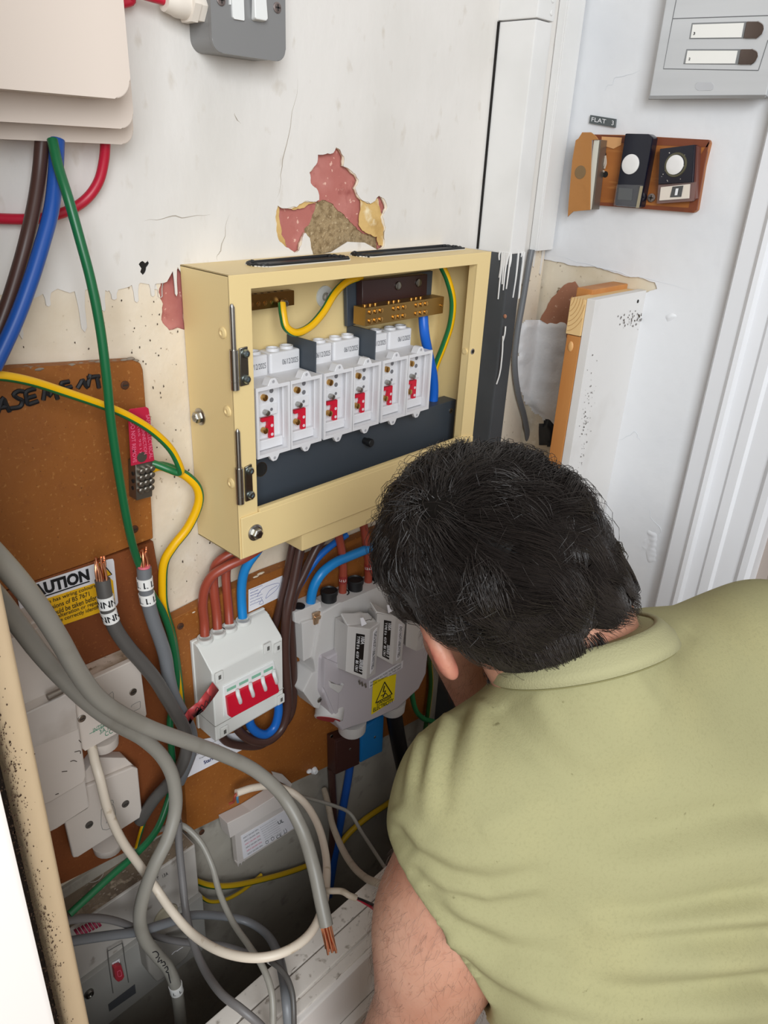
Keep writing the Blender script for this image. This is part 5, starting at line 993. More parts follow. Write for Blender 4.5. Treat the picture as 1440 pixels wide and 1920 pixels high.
b = B(); ball(b, Vector((xl-.001, y1+.026, Z0+.172)), .006, (.3, .7, 1.2)); put('wood_plug', b, M('pale_plug', 'd9a66b', .5), t)
cable('grey wire leaving the corner trunking and wandering down the right wall', [(997,468,-.009),(991,500,-.009),(981,560,-.008),(970,625,-.008),(965,680,-.008),(971,735,-.008),(984,785,-.008),(990,830,-.008),(992,900,-.008)], 11, m_lgry)
# ================================================================= the man
class Field:
    """signed distance grid, filled by local smooth unions, turned into a mesh by surface nets"""
    def __init__(s, lo, hi, h):
        s.lo = np.array(lo, np.float32); s.h = h; s.n = np.ceil((np.array(hi)-s.lo)/h).astype(int)+1; s.v = np.full(s.n, .2, np.float32)
    def sub(s, lo, hi):
        a = np.maximum(0, np.floor((np.array(lo)-s.lo)/s.h).astype(int)); c = np.minimum(s.n, np.ceil((np.array(hi)-s.lo)/s.h).astype(int)+1)
        if (c <= a).any(): return None
        g = [(s.lo[k]+s.h*np.arange(a[k], c[k], dtype=np.float32)) for k in range(3)]
        return tuple(slice(a[k], c[k]) for k in range(3)), g[0][:, None, None], g[1][None, :, None], g[2][None, None, :]
    def add(s, fn, lo, hi, k=.02, cut=False):
        m = .05+k; r = s.sub(np.array(lo)-m, np.array(hi)+m)
        if r is None: return
        sl, X, Y, Z = r; d = fn(X, Y, Z); o = s.v[sl]
        if cut: d = -d; h = np.clip(.5-.5*(d-o)/k, 0, 1); s.v[sl] = d*(1-h)+o*h+k*h*(1-h)*1.0 if False else np.maximum(o, d)
        else:
            h = np.clip(.5+.5*(o-d)/k, 0, 1); s.v[sl] = o*(1-h)+d*h-k*h*(1-h)
    def cone(s, a, b, ra, rb, k=.02, cut=False):
        a = np.array(a, np.float32); b = np.array(b, np.float32); ab = b-a; L2 = float(ab@ab)+1e-9
        def fn(X, Y, Z):
            t = np.clip(((X-a[0])*ab[0]+(Y-a[1])*ab[1]+(Z-a[2])*ab[2])/L2, 0, 1)
            return np.sqrt((X-a[0]-t*ab[0])**2+(Y-a[1]-t*ab[1])**2+(Z-a[2]-t*ab[2])**2)-(ra+(rb-ra)*t)
        r = max(ra, rb); s.add(fn, np.minimum(a, b)-r, np.maximum(a, b)+r, k, cut)
    def ell(s, c, ax, rad, k=.02, cut=False):
        c = np.array(c, np.float32); ax = np.array(ax, np.float32); rad = np.array(rad, np.float32)
        def fn(X, Y, Z):
            q = [((X-c[0])*ax[i][0]+(Y-c[1])*ax[i][1]+(Z-c[2])*ax[i][2]) for i in range(3)]
            k0 = np.sqrt(sum((q[i]/rad[i])**2 for i in range(3))); k1 = np.sqrt(sum((q[i]/rad[i]**2)**2 for i in range(3)))
            return k0*(k0-1)/np.maximum(k1, 1e-6)
        r = rad.max(); s.add(fn, c-r, c+r, k, cut)
    def chain(s, P, k=.02):
        for (a, ra), (b, rb) in zip(P, P[1:]): s.cone(a, b, ra, rb, k)
    def mesh(s):
        v = s.v; ins = v < 0; c = np.zeros(np.array(v.shape)-1, np.int8)
        for i in (0, 1):
            for j in (0, 1):
                for k in (0, 1): c += ins[i:v.shape[0]-1+i, j:v.shape[1]-1+j, k:v.shape[2]-1+k]
        idx = np.argwhere((c > 0) & (c < 8)); vid = np.full(c.shape, -1, np.int32); vid[tuple(idx.T)] = np.arange(len(idx))
        acc = np.zeros((len(idx), 3)); cnt = np.zeros(len(idx)); cor = [(i, j, k) for i in (0, 1) for j in (0, 1) for k in (0, 1)]
        for a in cor:
            for d in range(3):
                if a[d] == 0:
                    b = list(a); b[d] = 1; va = v[tuple((idx+a).T)]; vb = v[tuple((idx+b).T)]; m = (va < 0) != (vb < 0)
                    t = np.where(m, va/np.where(m, va-vb, 1), 0); p = np.array(a, float)[None].repeat(len(idx), 0); p[:, d] += t; acc[m] += p[m]; cnt[m] += 1
        co = s.lo+(idx+acc/cnt[:, None])*s.h; F = []
        for d in range(3):
            sl0 = [slice(1, -1)]*3; sl0[d] = slice(0, -1); sl1 = list(sl0); sl1[d] = slice(1, None)
            A = ins[tuple(sl0)]; Bq = ins[tuple(sl1)]
            for flip, m in ((False, A & ~Bq), (True, ~A & Bq)):
                e = np.argwhere(m)
                if not len(e): continue
                e = e+np.array([0 if q == d else 1 for q in range(3)]); o1, o2 = [(d+1) % 3, (d+2) % 3]; q = []
                for s1, s2 in ((0, 0), (-1, 0), (-1, -1), (0, -1)):
                    z = e.copy(); z[:, o1] += s1; z[:, o2] += s2; q.append(vid[tuple(z.T)])
                q = np.stack(q, 1); F.append(q[:, ::-1] if flip else q)
        F = np.concatenate(F); return co, F[(F >= 0).all(1)]
    def at(s, P):
        q = (P-s.lo)/s.h; i = np.clip(np.floor(q).astype(int), 0, s.n-2); f = q-i; out = 0
        for a in (0, 1):
            for b in (0, 1):
                for c in (0, 1): out = out+s.v[i[:, 0]+a, i[:, 1]+b, i[:, 2]+c]*np.abs(1-a-f[:, 0])*np.abs(1-b-f[:, 1])*np.abs(1-c-f[:, 2])
        return out
def npmesh(name, co, F, mat, parent, smooth=True, stuff=False, attrs=None):
    me = bpy.data.meshes.new(name); w_ = np.array(wloc(parent)) if parent else 0
    co = np.asarray(co, float)+np.array([0, 0, Z0])-w_; F = np.asarray(F); me.vertices.add(len(co)); me.vertices.foreach_set('co', co.astype(np.float32).ravel())
    me.loops.add(F.size); me.loops.foreach_set('vertex_index', F.astype(np.int32).ravel()); me.polygons.add(len(F)); n = F.shape[1]
    me.polygons.foreach_set('loop_start', np.arange(0, F.size, n, dtype=np.int32)); me.polygons.foreach_set('use_smooth', np.full(len(F), smooth))
    for k, v in (attrs or {}).items(): me.attributes.new(k, 'FLOAT', 'POINT').data.foreach_set('value', np.asarray(v, np.float32))
    me.update(calc_edges=True); me.validate(); me.materials.append(mat); o = bpy.data.objects.new(name, me); COL.objects.link(o); o.parent = parent
    if stuff: o['kind'] = 'stuff'
    return o
def relax(co, F, n, lam=.5):
    E = np.concatenate([F[:, [i, (i+1) % 4]] for i in range(4)]); deg = np.bincount(E.ravel(), minlength=len(co)).astype(float)
    for _ in range(n):
        s = np.zeros_like(co)
        for d in range(3): s[:, d] = np.bincount(E[:, 0], co[E[:, 1], d], len(co))+np.bincount(E[:, 1], co[E[:, 0], d], len(co))
        co = co+lam*(s/deg[:, None]-co)
    return co
def vnorm(co, F):
    a = np.cross(co[F[:, 2]]-co[F[:, 0]], co[F[:, 3]]-co[F[:, 1]]); n = np.zeros_like(co)
    for k in range(4):
        for d in range(3): n[:, d] += np.bincount(F[:, k], a[:, d], len(co))
    return n/np.maximum(np.linalg.norm(n, axis=1, keepdims=True), 1e-12)
A3 = lambda *v: np.array(v, float)
nrm = lambda v: np.asarray(v, float)/np.linalg.norm(v)
# --- joints (metres, z measured from the foot of the cream board)
HC = A3(.056, -.372, .092); f_ = nrm((.42, .77, -.48)); l_ = nrm((-.75, 0, -.66)); u_ = np.cross(f_, l_); u_ = nrm(u_); l_ = np.cross(u_, f_)
hp = lambda f, l, u: HC+f_*f+l_*l+u_*u                     # forward, to his left, up, from the middle of the skull
NB = A3(.070, -.455, .010); LA = A3(-.016, -.418, -.064); RA = A3(.300, -.520, -.018)
MS = (LA+RA)/2; s_ = nrm(RA-LA); d_ = nrm(A3(.03, -.55, -.80)); d_ = nrm(d_-s_*(d_@s_)); b_ = nrm(np.cross(s_, d_)); b_ = b_ if b_[2] > 0 else -b_     # b_: out of the back
tp = lambda a, s, b: MS+d_*a+s_*s+b_*b                     # along the spine, to his right, out of the back
nd = nrm(hp(-.03, 0, -.06)-NB)
LE = A3(-.078, -.425, -.325); LW = A3(-.06, -.365, -.560); RE = A3(.245, -.335, -.265); RW = A3(.128, -.275, -.060)
ax_t = (d_, s_, b_); ax_h = (f_, l_, u_)
body = Field((-.22, -.80, -.76), (.46, -.12, .27), .0032)
# head
body.ell(hp(-.012, 0, .022), ax_h, (.087, .070, .085), .02); body.ell(hp(.045, 0, -.035), ax_h, (.052, .056, .085), .03)
body.ell(hp(.060, 0, -.082), ax_h, (.030, .030, .026), .03)
body.cone(hp(.0, .060, -.040), hp(.066, .020, -.090), .014, .015, .02); body.cone(hp(.02, -.050, -.070), hp(.066, -.016, -.098), .014, .014, .02)
body.cone(hp(.088, 0, .005), hp(.112, 0, -.028), .008, .011, .014); body.ell(hp(.108, 0, -.034), ax_h, (.010, .015, .008), .01)
for s in (1, -1):
    body.cone(hp(.080, .012*s, .020), hp(.070, .050*s, .018), .009, .008, .012); body.ell(hp(.080, .032*s, .003), ax_h, (.010, .015, .008), .004, True); body.ell(hp(.074, .032*s, .003), ax_h, (.011, .012, .011), .003)
    body.ell(hp(.066, .042*s, -.028), ax_h, (.016, .018, .014), .02)
body.cone(hp(.094, .018, -.058), hp(.094, -.018, -.058), .007, .007, .006); body.cone(hp(.095, .016, -.068), hp(.095, -.016, -.068), .007, .007, .005)
for s in (1, -1):      # ears: rim, lobe and hollow
    c = hp(.002, .080, .012) if s > 0 else hp(.018, -.072, -.004); e_u = nrm(u_-l_*s*.55); e_f = f_*.95-l_*s*.22; e_f = nrm(e_f-e_u*(e_f@e_u)); e_l = nrm(np.cross(e_u, e_f)); e_l = e_l if e_l@l_*s > 0 else -e_l
    body.ell(c+e_l*.006-f_*.004, (e_f, e_l, e_u), (.017, .0090, .028), .006); body.ell(c+e_l*.0125, (e_f, e_l, e_u), (.009, .005, .016), .004, True); body.ell(c-e_u*.022+e_l*.003+f_*.000, (e_f, e_l, e_u), (.009, .0055, .010), .006)
# neck, torso core, arms
body.cone(hp(-.024, .005, -.055), NB+d_*.03-b_*.02, .050, .060, .03); body.cone(hp(-.026, .006, -.03), NB+d_*.02-b_*.02, .049, .058, .03)
for s_a in (LA, RA): body.cone(NB-nd*.03-b_*.02, s_a+d_*.02-b_*.03, .036, .036, .03)
def torso(F_, off, k=.06):
    F_.ell(tp(.16, .0, -.03), ax_t, (.235, .160+off, .112+off), k); F_.ell(tp(.05, 0, -.022), ax_t, (.10, .176+off, .075+off), k)
    F_.ell(tp(.13, .085, .012), ax_t, (.13, .085, .078+off), k); F_.ell(tp(.13, -.085, .012), ax_t, (.13, .085, .078+off), k)
    F_.ell(tp(.40, 0, -.035), ax_t, (.20, .165+off, .115+off), k); F_.cone(LA+d_*.03-b_*.02, RA+d_*.03-b_*.02, .052+off, .052+off, k)
torso(body, -.014)
for S0, E0, W0 in ((LA, LE, LW), (RA, RE, RW)):
    mid = S0+(E0-S0)*.5; body.cone(S0, mid, .052, .050, .03); body.cone(mid, E0, .050, .041, .03)
    body.ell(mid+(E0-S0)*.02, (nrm(E0-S0), *[nrm(np.cross(nrm(E0-S0), b_)), nrm(np.cross(nrm(E0-S0), np.cross(nrm(E0-S0), b_)))]), (.09, .052, .052), .03)
    fm = E0+(W0-E0)*.3; g_ = 1.15 if S0 is RA else 1; body.cone(E0, fm, .041, .044*g_, .025); body.cone(fm, W0, .044*g_, .028*g_, .025)
def hand(W0, direc, palm_n, thumb_side, curl):
    d = nrm(direc); n = nrm(palm_n-d*(d@palm_n)); t = np.cross(d, n)*thumb_side; K = W0+d*.085
    for k in range(4): body.cone(W0+t*(.014-.010*k), K+t*(.030-.019*k), .015, .012, .012)
    for k, ln in enumerate((.070, .080, .074, .058)):
        p = K+t*(.030-.019*k); dd = d
        for seg, r0 in zip((.45, .32, .23), (.0098, .0092, .0084)):
            dd = nrm(dd+n*curl); q = p+dd*ln*seg*1.1; body.cone(p, q, r0, r0*.93, .004); p = q
    p = W0+d*.022+t*.026; q = p+nrm(d*.75+t*.6+n*.3)*.042; body.cone(p, q, .0135, .011, .01); body.cone(q, q+nrm(d*.95+t*.2+n*.3)*.032, .0105, .009, .004)
hand(RW, A3(.12, .62, .60), A3(.6, -.5, .4), 1, .35)
hand(LW, A3(.05, .15, -1), A3(.9, .3, 0), 1, .25)
co, F = body.mesh(); co = relax(co, F, 2, .4)
man = thing('person', 'dark-haired man in olive t-shirt, seen from behind, bending over the cupboard ledge', 'person', tuple(NB+A3(0, 0, Z0)))
rel = co-HC; hf, hl, hu = rel@f_, rel@l_, rel@u_
cE = hp(.002, .092, .012); ear = np.exp(-(((co-cE)@f_/.016)**2+((co-cE)@l_/.012)**2+((co-cE)@u_/.030)**2)**2); cE2 = hp(.018, -.078, -.004); ear += np.exp(-(((co-cE2)@f_/.024)**2+((co-cE2)@l_/.016)**2+((co-cE2)@u_/.036)**2)**2)
stub = np.clip((-.030-hu+ (hf-.0)*.25)/.03, 0, 1)*np.clip((hf+.012)/.02, 0, 1)*np.clip((.16+hu)/.02, 0, 1)*(np.linalg.norm(rel+u_*.04-f_*.02, axis=1) < .115)*(np.linalg.norm(co-RW, axis=1) > .10)
m_skin = M('skin', 'b5856e', .52, mix=[(25, .4, .7, 'a8735d', 4), (9, .5, .75, 'c19680', 3), (220, .6, .8, 'a97761', 2)], bump=[(260, .0003)], sss=.12)
N = m_skin.node_tree.nodes; L = m_skin.node_tree.links; bs = N['Principled BSDF']; src = bs.inputs['Base Color'].links[0].from_socket
for an, colr, fac in (('ear', 'd9695c', .7), ('stubble', '54382f', .62)):
    at = N.new('ShaderNodeAttribute'); at.attribute_name = an; mu = N.new('ShaderNodeMath'); mu.operation = 'MULTIPLY'; mu.inputs[1].default_value = fac; L.new(at.outputs['Fac'], mu.inputs[0])
    mx = N.new('ShaderNodeMix'); mx.data_type = 'RGBA'; L.new(mu.outputs[0], mx.inputs['Factor']); L.new(src, mx.inputs['A']); mx.inputs['B'].default_value = lin(colr); src = mx.outputs['Result']
L.new(src, bs.inputs['Base Color'])
body_ob = npmesh('body', co, F, m_skin, man, attrs={'ear': np.clip(ear, 0, 1), 'stubble': stub})
# --- shirt
sh = Field((-.28, -.98, -.66), (.52, -.24, .16), .0042); torso(sh, .004)
sh.cone(NB+nd*.075-b_*.002, NB-nd*.02, .063, .066, .03); sh.cone(NB-nd*.01, MS+d_*.1, .062, .11, .04)
for s_a in (LA, RA): sh.cone(NB-nd*(.032 if s_a is LA else .015)-b_*.004, s_a+d_*.02, .050, .056, .035)
for S0, E0 in ((LA, LE), (RA, RE)): sh.cone(S0+d_*.01, S0+(E0-S0)*.52, .064, .066 if S0 is LA else .072, .04)
sh.ell(LA+d_*.06+s_*.05, ax_t, (.10, .06, .07), .05); sh.ell(tp(.20, -.110, -.035), ax_t, (.15, .092, .09), .04)
ncut = NB+nd*.046-b_*.004; cn = nrm(nd*.96-b_*.20)
def plane(p, n): return lambda X, Y, Z: -((X-p[0])*n[0]+(Y-p[1])*n[1]+(Z-p[2])*n[2])
r_ = .20; sh.add(plane(ncut, cn), ncut-.1, ncut+.1, .001, True)
for S0, E0 in ((LA, LE), (RA, RE)):
    a = nrm(E0-S0); p = S0+(E0-S0)*.42; a = nrm(A3(-.738, .47, -.48)+a*.25) if S0 is LA else a; sl = sh.sub(p-.16, p+.16)
    s_l, X, Y, Z = sl; ex = ((X-p[0])*a[0]+(Y-p[1])*a[1]+(Z-p[2])*a[2]); rad = np.sqrt(np.maximum((X-p[0])**2+(Y-p[1])**2+(Z-p[2])**2-ex**2, 0))
    tz = np.minimum(ex, .095-rad); body_side = ((X-MS[0])*s_[0]+(Y-MS[1])*s_[1]+(Z-MS[2])*s_[2])*(1 if S0 is RA else -1)
    sh.v[s_l] = np.where(rad < .095, np.maximum(sh.v[s_l], np.where(body_side > .150, tz, -1)), sh.v[s_l])
    sh.cone(p-a*.022, p+a*.05, .055, .055, .002, True)
sh.ell(tp(.190, -.170, .010), (nrm(d_+s_*.25), nrm(s_-d_*.25), b_), (.105, .036, .055), .035)
sh.add(plane(tp(.56, 0, 0), d_), tp(.56, 0, 0)-.25, tp(.56, 0, 0)+.25, .001, True)
co, F = sh.mesh(); co = relax(co, F, 3, .5); n_ = vnorm(co, F)
A_ = (co-MS)@d_; Sx = (co-MS)@s_; Bx = (co-MS)@b_
def fold(c, amp, wid, ph=0): return amp*np.exp(-(c/wid)**2)
disp = np.zeros(len(co)); rr = np.random.RandomState(5)
wob = lambda x, y, k: np.sin(x*k+1.3*np.sin(y*k*.6+.4))*.5+np.sin(y*k*.8+2+np.sin(x*k*.5))*.5
cz_ = co+A3(0, 0, Z0)-np.array(CAMP); ca, cb, cc = [cz_@np.array(v) for v in (RX, RY, RF)]; PX, PY = 720+FPX*ca/cc, 960-FPX*cb/cc; facing = np.clip(-(n_*cz_).sum(1)/np.linalg.norm(cz_, axis=1)*3, 0, 1)
# cloth folds: (line of the crease as traced on the cloth, height, half-width in millimetre-like units)
for P, amp, wd in (
    ([(738,1548),(775,1600),(840,1643),(920,1660),(1000,1640)], -.0034, 17), ([(738,1515),(790,1580),(870,1615),(960,1615)], .0028, 20), ([(765,1625),(830,1680),(910,1700),(1010,1685)], -.0030, 15), ([(760,1602),(830,1655),(915,1680),(1000,1665)], .0026, 16),
    ([(785,1668),(860,1735),(950,1780),(1050,1800)], -.0034, 18), ([(775,1650),(860,1712),(960,1745),(1060,1752)], .0026, 20), ([(850,1790),(930,1862),(1010,1905),(1100,1925)], -.0040, 20), ([(835,1750),(920,1820),(1020,1862),(1120,1872)], .0032, 24),
    ([(1460,1515),(1340,1530),(1230,1560),(1140,1570)], -.0040, 34), ([(1460,1590),(1330,1610),(1200,1630),(1100,1630)], .0034, 36), ([(1460,1672),(1340,1690),(1220,1710),(1130,1712)], -.0042, 24), ([(1460,1712),(1340,1722),(1210,1738),(1120,1735)], .0030, 20), ([(1460,1752),(1330,1760),(1200,1765)], -.0034, 20), ([(1460,1795),(1330,1805),(1200,1812),(1100,1810)], .0036, 26),
    ([(1460,1838),(1330,1852),(1220,1862),(1140,1858)], -.0042, 22), ([(1460,1885),(1330,1895),(1200,1900),(1090,1890)], .0038, 28),
    ([(868,1322),(852,1370),(838,1440),(836,1510)], -.0030, 13), ([(842,1335),(822,1390),(806,1460),(800,1530)], .0030, 15), ([(818,1350),(798,1400),(786,1470)], -.0026, 11), ([(795,1372),(776,1420),(764,1490)], .0026, 13), ([(772,1395),(757,1440),(750,1500)], -.0020, 10), ([(905,1312),(890,1380),(880,1460)], .0024, 18),
    ([(935,1320),(990,1400),(1060,1450)], -.0022, 22), ([(1000,1300),(1040,1370),(1110,1430)], .0018, 24), ([(1180,1230),(1190,1275),(1240,1330)], .0016, 16), ([(1300,1180),(1260,1230),(1230,1300)], -.0014, 20), ([(900,1560),(960,1530),(1040,1500)], .0014, 26), ([(1100,1480),(1220,1440),(1350,1420)], -.0014, 40)):
    dm = np.full(len(co), 1e9); tt = np.zeros(len(co)); nseg = len(P)-1
    for k in range(nseg):
        (x1, y1), (x2, y2) = P[k], P[k+1]; t = np.clip(((PX-x1)*(x2-x1)+(PY-y1)*(y2-y1))/((x2-x1)**2+(y2-y1)**2), 0, 1); dd = np.hypot(PX-x1-t*(x2-x1), PY-y1-t*(y2-y1)); m = dd < dm; dm = np.where(m, dd, dm); tt = np.where(m, (k+t)/nseg, tt)
    disp += 1.7*facing*amp*np.exp(-(dm/wd)**2)*np.clip(1.25-tt*.9, .2, 1)*np.clip(tt/.08+.35, 0, 1)
disp += .0009*wob(Sx, A_, 45)
co = co+n_*disp[:, None]
m_shirt = M('olive_cotton', '98946e', .85, mix=[(9, .5, .8, 'a29c72', 4), (420, .5, .85, '918d68', 2), (110, .72, .78, '777250', 3)], bump=[(900, .0002)], spec=.2)
shirt = npmesh('t_shirt', co, F, m_shirt, man)
# collar: a ribbed band round the neck opening
e1 = nrm(np.cross(cn, b_)); e2 = np.cross(cn, e1); ring = []
for k in range(72):
    a = 2*math.pi*k/72; dr = e1*math.cos(a)+e2*math.sin(a); lo_, hi_ = .03, .15; ts = np.linspace(lo_, hi_, 60); P = ncut-cn*.006+dr*ts[:, None]; val = sh.at(P); j = np.argmax(val > 0) if (val > 0).any() else 59; ring.append((ncut+dr*ts[max(0, j-1)], dr))
rad_s = np.array([np.linalg.norm(p-ncut) for p, _ in ring]); rad_s = np.convolve(np.concatenate([rad_s[-4:], rad_s, rad_s[:4]]), np.ones(9)/9, 'valid')
V_, Fc = [], []; prof = [(-.001, -.022), (.0038, -.021), (.0050, -.012), (.0040, -.003), (.0015, .0008), (-.0025, .0), (-.0035, -.008), (-.004, -.02)]
for k in range(72):
    dr = ring[k][1]
    for o, h in prof: V_.append(ncut+dr*(rad_s[k]+o-.001-.10*min(0, h+.02)*0 - h*.0 + (.0 if h < -.01 else -.002))+cn*h+dr*(-h*.35))
np_ = len(prof)
for k in range(72):
    for j in range(np_): Fc.append((k*np_+j, ((k+1) % 72)*np_+j, ((k+1) % 72)*np_+(j+1) % np_, k*np_+(j+1) % np_))
npmesh('collar', V_, Fc, M('olive_rib', '9b9772', .85, bump=[(600, .0004)]), shirt)
sv = [ncut+ring[k % 72][1]*(rad_s[k % 72]+.0075)-cn*.0225 for k in range(74)]; b = B(); tube(b, [Vector(p)+Vector((0, 0, Z0)) for p in sv], .0006, 6, 2, cap=False); put('collar_seam', b, M('seam_thread', '7d7850', .9), shirt)
# --- trousers and shoes (below the frame)
hip = tp(.56, 0, -.03); b = B()
fl = -Z0; tr_ = Field((hip[0]-.26, hip[1]-.30, fl+.04), (hip[0]+.26, hip[1]+.22, hip[2]+.12), .012)
tr_.ell(hip+d_*.02, ax_t, (.14, .165, .115), .05)
feet = []
for s in (-1, 1):
    h0 = hip+s_*.085*s+d_*.05; kn = A3(h0[0]+.02*s, h0[1]+.07, fl+.50); an = A3(kn[0]+.02*s, kn[1]-.05, fl+.10); tr_.cone(h0, kn, .088, .062, .05); tr_.cone(kn, an, .062, .058, .03); feet.append(an)
tr_.add(plane(A3(0, 0, fl+.07), A3(0, 0, -1)), A3(hip[0]-.2, hip[1]-.3, fl), A3(hip[0]+.2, hip[1]+.3, fl+.15), .001, True)
co, F = tr_.mesh(); npmesh('trousers', relax(co, F, 2), F, M('navy_trousers', '2c313c', .85), man)
for an in feet:
    sf = Field((an[0]-.08, an[1]-.12, fl-.01), (an[0]+.08, an[1]+.24, fl+.14), .008); sf.cone(A3(an[0], an[1]-.03, fl+.045), A3(an[0], an[1]+.14, fl+.036), .042, .036, .03); sf.cone(A3(an[0], an[1], fl+.04), an+A3(0, 0, .02), .042, .05, .02)
    sf.add(plane(A3(0, 0, fl+.002), A3(0, 0, -1)), an-.3, an+.3, .001, True)
    co, F = sf.mesh(); npmesh('shoe', relax(co, F, 2), F, M('black_boot', '1d1b1a', .5), man)
# --- hair
def tubes(P, R, sides=3):
    """P: strands x points x 3, R: strands x points radii -> joined thin tubes"""
    n, m, _ = P.shape; T = np.gradient(P, axis=1); T /= np.maximum(np.linalg.norm(T, axis=2, keepdims=True), 1e-9)
    u = np.cross(T, A3(.31, .52, .79)); u /= np.maximum(np.linalg.norm(u, axis=2, keepdims=True), 1e-9); w_ = np.cross(T, u); Vs = []
    for k in range(sides): a = 2*math.pi*k/sides; Vs.append(P+(u*math.cos(a)+w_*math.sin(a))*R[..., None])
    Vs = np.stack(Vs, 2).reshape(-1, 3); i = np.arange(n)[:, None, None]*m*sides; j = np.arange(m-1)[None, :, None]*sides; k = np.arange(sides)[None, None, :]; k2 = (k+1) % sides
    F = np.stack([i+j+k, i+j+k2, i+j+sides+k2, i+j+sides+k], -1).reshape(-1, 4); return Vs, F
m_hair = M('dark_hair', '221c19', .5, spec=.5)
sk = Field(HC-.17, HC+.17, .004); sk.ell(hp(-.012, 0, .022), ax_h, (.0885, .0712, .0862), .02); sk.ell(hp(-.030, .007, -.050), ax_h, (.048, .052, .058), .03)
rr = np.random.RandomState(3)
def scalp(n):
    """points on the hair-bearing part of the skull"""
    d = rr.normal(size=(n*3, 3)); d /= np.linalg.norm(d, axis=1, keepdims=True); t = np.full(len(d), .06)
    c = hp(-.015, 0, .01)
    for _ in range(60):
        v = sk.at(c+d*t[:, None]); t = t-v*.7
    P = c+d*t[:, None]; r = P-HC; f, l, u = r@f_, r@l_, r@u_
    low = -.056+.45*np.minimum(l, 0)+.0*f; low = np.where(f > -.02, -.056+(f+.02)*.75+.035, low-.012*np.abs(l)/.06); side = np.abs(l)
    keep = (u > low) & ~((f > .062) & (u < .055)) & ~((f > -.024) & (u < .032) & (l > .045) & (f < .014)) & ~((f > .036) & (u < -.014))
    return P[keep][:n], d[keep][:n]
whorl = hp(-.055, .012, .090)
def comb(P, N_, ln, lift, jit, clump, npts=7):
    n = len(P); r = P-HC; away = P-whorl; away -= N_*np.sum(away*N_, 1)[:, None]; ad = np.linalg.norm(away, axis=1, keepdims=True); away /= np.maximum(ad, 1e-6)
    sw_ = np.cross(N_, away); g = away+sw_*.9*np.exp(-ad/.05)+rr.normal(size=(n, 3))*.8*np.exp(-(ad/.03)**2)-u_*.35*np.clip((.03-(r@u_))/.06, 0, 1)[:, None]
    cl = rr.randint(0, clump, n); c0 = P[rr.randint(0, n, clump)]; cl = np.zeros(n, int)
    for i in range(0, n, 2000): cl[i:i+2000] = np.argmin(((P[i:i+2000, None]-c0[None])**2).sum(2), 1)
    cj = rr.normal(size=(clump, 3)); cj = cj[cl]; cj -= N_*np.sum(cj*N_, 1)[:, None]; g = g+cj*jit+rr.normal(size=(n, 3))*jit*.35; g /= np.linalg.norm(g, axis=1, keepdims=True)
    clift = (lift*(1+.7*rr.normal(size=clump)))[cl]; q = P.copy(); out = [q.copy()]; cen = np.zeros((clump, 3)); step = ln/(npts-1)
    for k in range(1, npts):
        t = k/(npts-1); d = g+N_*(clift*(1-1.5*t))[:, None]; d /= np.linalg.norm(d, axis=1, keepdims=True); q = q+d*step[:, None]
        v = sk.at(q); e = 2e-3; G = np.stack([sk.at(q+A3(*(e*(k2 == a) for k2 in range(3))))-v for a in range(3)], 1)/e; G /= np.maximum(np.linalg.norm(G, axis=1, keepdims=True), 1e-6)
        mn = .003+.007*np.minimum(1, np.mean(ln)/.04)*np.sin(min(1, t*1.2)*math.pi*.6); q = q+G*np.maximum(0, mn-v)[:, None]; q = q-G*(np.maximum(0, v-.030)*.5)[:, None]
        N_ = G
        for a in range(3): cen[:, a] = np.bincount(cl, q[:, a], clump)/np.maximum(np.bincount(cl, minlength=clump), 1)
        q = q+(cen[cl]-q)*(.22*t); g = g-N_*np.sum(g*N_, 1)[:, None]; g /= np.maximum(np.linalg.norm(g, axis=1, keepdims=True), 1e-6); out.append(q.copy())
    return np.stack(out, 1)
Pb, Nb = scalp(30000); hu = (Pb-HC)@u_; hfw = (Pb-HC)@f_
ln = np.clip(.030+.022*np.clip((hu+.05)/.10, 0, 1), .014, .06)*(1+.25*rr.normal(size=len(Pb))).clip(.5, 1.5); ln = np.where(hu < -.030, ln*(.45+.3*rr.rand(len(ln))), ln)
S_ = comb(Pb, Nb, ln, .58, .62, 330); R_ = np.linspace(1, .25, 7)[None]*(.00028+.00018*rr.rand(len(Pb)))[:, None]
# close-lying under-layer that carries the mass of the hair
un = Field(HC-.17, HC+.17, .0034); un.ell(hp(-.014, 0, .026), ax_h, (.0895, .073, .088), .02); un.ell(hp(-.033, .007, -.048), ax_h, (.052, .0555, .060), .03)
def keepfn(X, Y, Z):
    f, l, u = [((X-HC[0])*a[0]+(Y-HC[1])*a[1]+(Z-HC[2])*a[2]) for a in ax_h]
    side = np.abs(l); lowb = np.where(f > -.03, -.044+(f+.03)*1.5, -.046+.45*np.minimum(l, 0)); d1 = lowb-u+.0*side
    d2 = np.minimum(f-.058, .060-u); d3 = np.minimum(np.minimum(f+.022, .034-u), np.minimum(l-.042, .014-f)); d4 = np.minimum(f-.034, -.016-u); return np.maximum(np.maximum(d1, d2), np.maximum(d3, d4))
s3, X, Y, Z = un.sub(HC-.17, HC+.17); un.v[s3] = np.maximum(un.v[s3], keepfn(X, Y, Z)*.7)
co, F = un.mesh(); co = relax(co, F, 3); n_ = vnorm(co, F); q = np.array([noise.noise((p[0]*38, p[1]*38, p[2]*38)) for p in co]); co = co+n_*(.0035*q)[:, None]
hair = npmesh('hair', co, F, M('hair_mass', '0f0c0a', .6, spec=.2), man)
i2 = rr.choice(len(Pb), 900); i2 = i2[hu[i2] > -.01]; S2 = comb(Pb[i2], Nb[i2], np.full(len(i2), .052), 1.5, .9, 150); R2 = np.linspace(1, .3, 7)[None]*np.full((len(i2), 1), .00026)
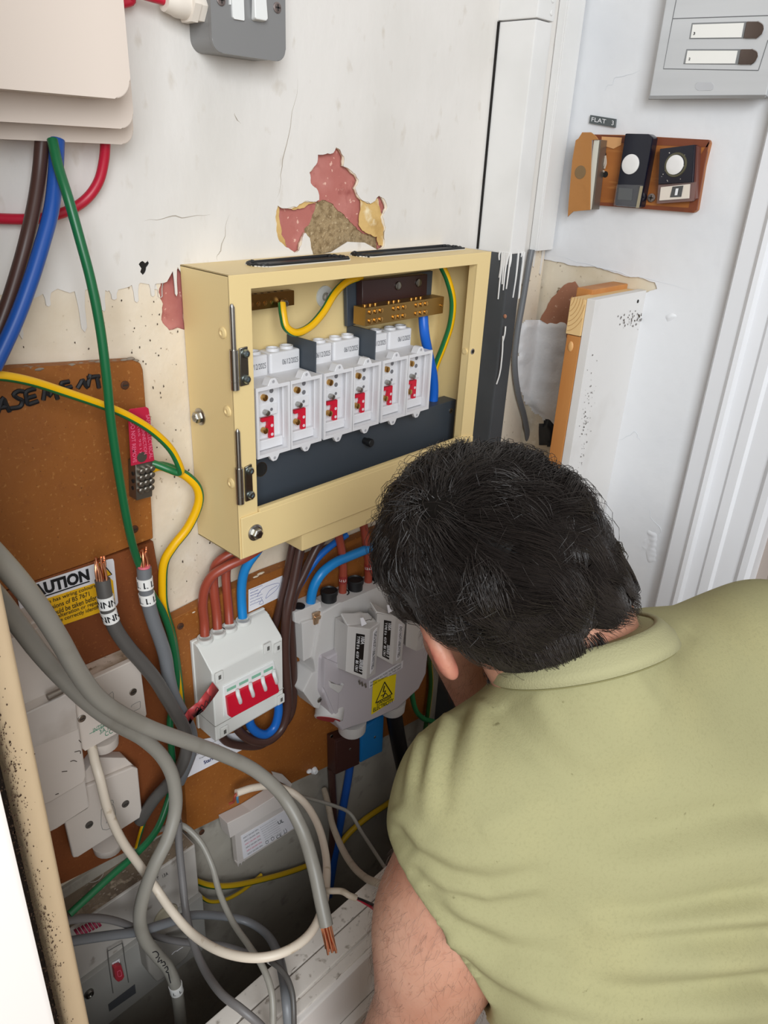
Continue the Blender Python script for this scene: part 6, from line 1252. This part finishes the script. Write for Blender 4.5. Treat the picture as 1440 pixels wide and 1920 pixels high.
def off_ear(S): r = S[:, 2:]-HC; f, l, u = r@f_, r@l_, r@u_; return ~(((l > .060) & (u < .036) & (f > -.022) & (f < .016)) | ((l < -.058) & (u < .018) & (f > -.004) & (f < .044))).any(1)
k1, k2 = off_ear(S_), off_ear(S2); S_, R_, S2, R2 = S_[k1], R_[k1], S2[k2], R2[k2]
Vs, Fs = tubes(np.concatenate([S_, S2]), np.concatenate([R_, R2])); npmesh('hair_strands', Vs, Fs, m_hair, hair, smooth=False, stuff=True)
# beard, neck down and arm hair: short loose strands standing on the skin
def fuzz(name, n, pick, ln, r0, lay, mat, seed):
    rs = np.random.RandomState(seed); cb, Fb = body_co, body_F; ok = np.where(pick)[0]; i = rs.choice(ok, min(n, len(ok)*3)); P = cb[i]+rs.normal(size=(len(i), 3))*.0012; Nn = body_n[i]
    g = lay(P)+rs.normal(size=P.shape)*.45; g -= Nn*np.sum(g*Nn, 1)[:, None]; g /= np.linalg.norm(g, axis=1, keepdims=True); l = ln*(.6+.8*rs.rand(len(P)))
    Q = np.stack([P+Nn*(.0002+h*l)[:, None]+g*(w_*l)[:, None] for h, w_ in ((0, 0), (.22, .45), (.24, 1))], 1); Vf, Ff = tubes(Q, np.array([[1, .8, .3]])*r0*np.ones((len(P), 1))); npmesh(name, Vf, Ff, mat, man, smooth=False, stuff=True)
me = body_ob.data; body_co = np.zeros(len(me.vertices)*3, np.float32); me.vertices.foreach_get('co', body_co); body_co = body_co.reshape(-1, 3)+np.array(man.location)-A3(0, 0, Z0); body_n = np.zeros(len(me.vertices)*3, np.float32); me.vertices.foreach_get('normal', body_n); body_n = body_n.reshape(-1, 3); body_F = None
m_bh = M('body_hair', '4a3428', .5)
fuzz('beard', 2600, stub > .45, .009, .00022, lambda P: np.tile(-u_+f_*.3, (len(P), 1)), m_hair, 2)
nk = np.linalg.norm(body_co-(NB+nd*.045+b_*.05), axis=1) < .075
fuzz('neck_hair', 420, nk & (((body_co-HC)@f_) < 0) & (((body_co-HC)@l_) > -.03), .008, .00009, lambda P: np.tile(-u_, (len(P), 1)), m_bh, 4)
def seg_d(P, a, b_2): ab = b_2-a; t = np.clip(((P-a)@ab)/(ab@ab), 0, 1); return np.linalg.norm(P-a-t[:, None]*ab, axis=1)
la = (seg_d(body_co, LA, LE) < .065) | (seg_d(body_co, LE, LW) < .055) | (seg_d(body_co, RE, RW) < .055)
fuzz('arm_hair', 6500, la, .011, .00007, lambda P: np.tile(A3(-.3, .1, -.9), (len(P), 1)), m_bh, 6)
bpy.context.view_layer.update()
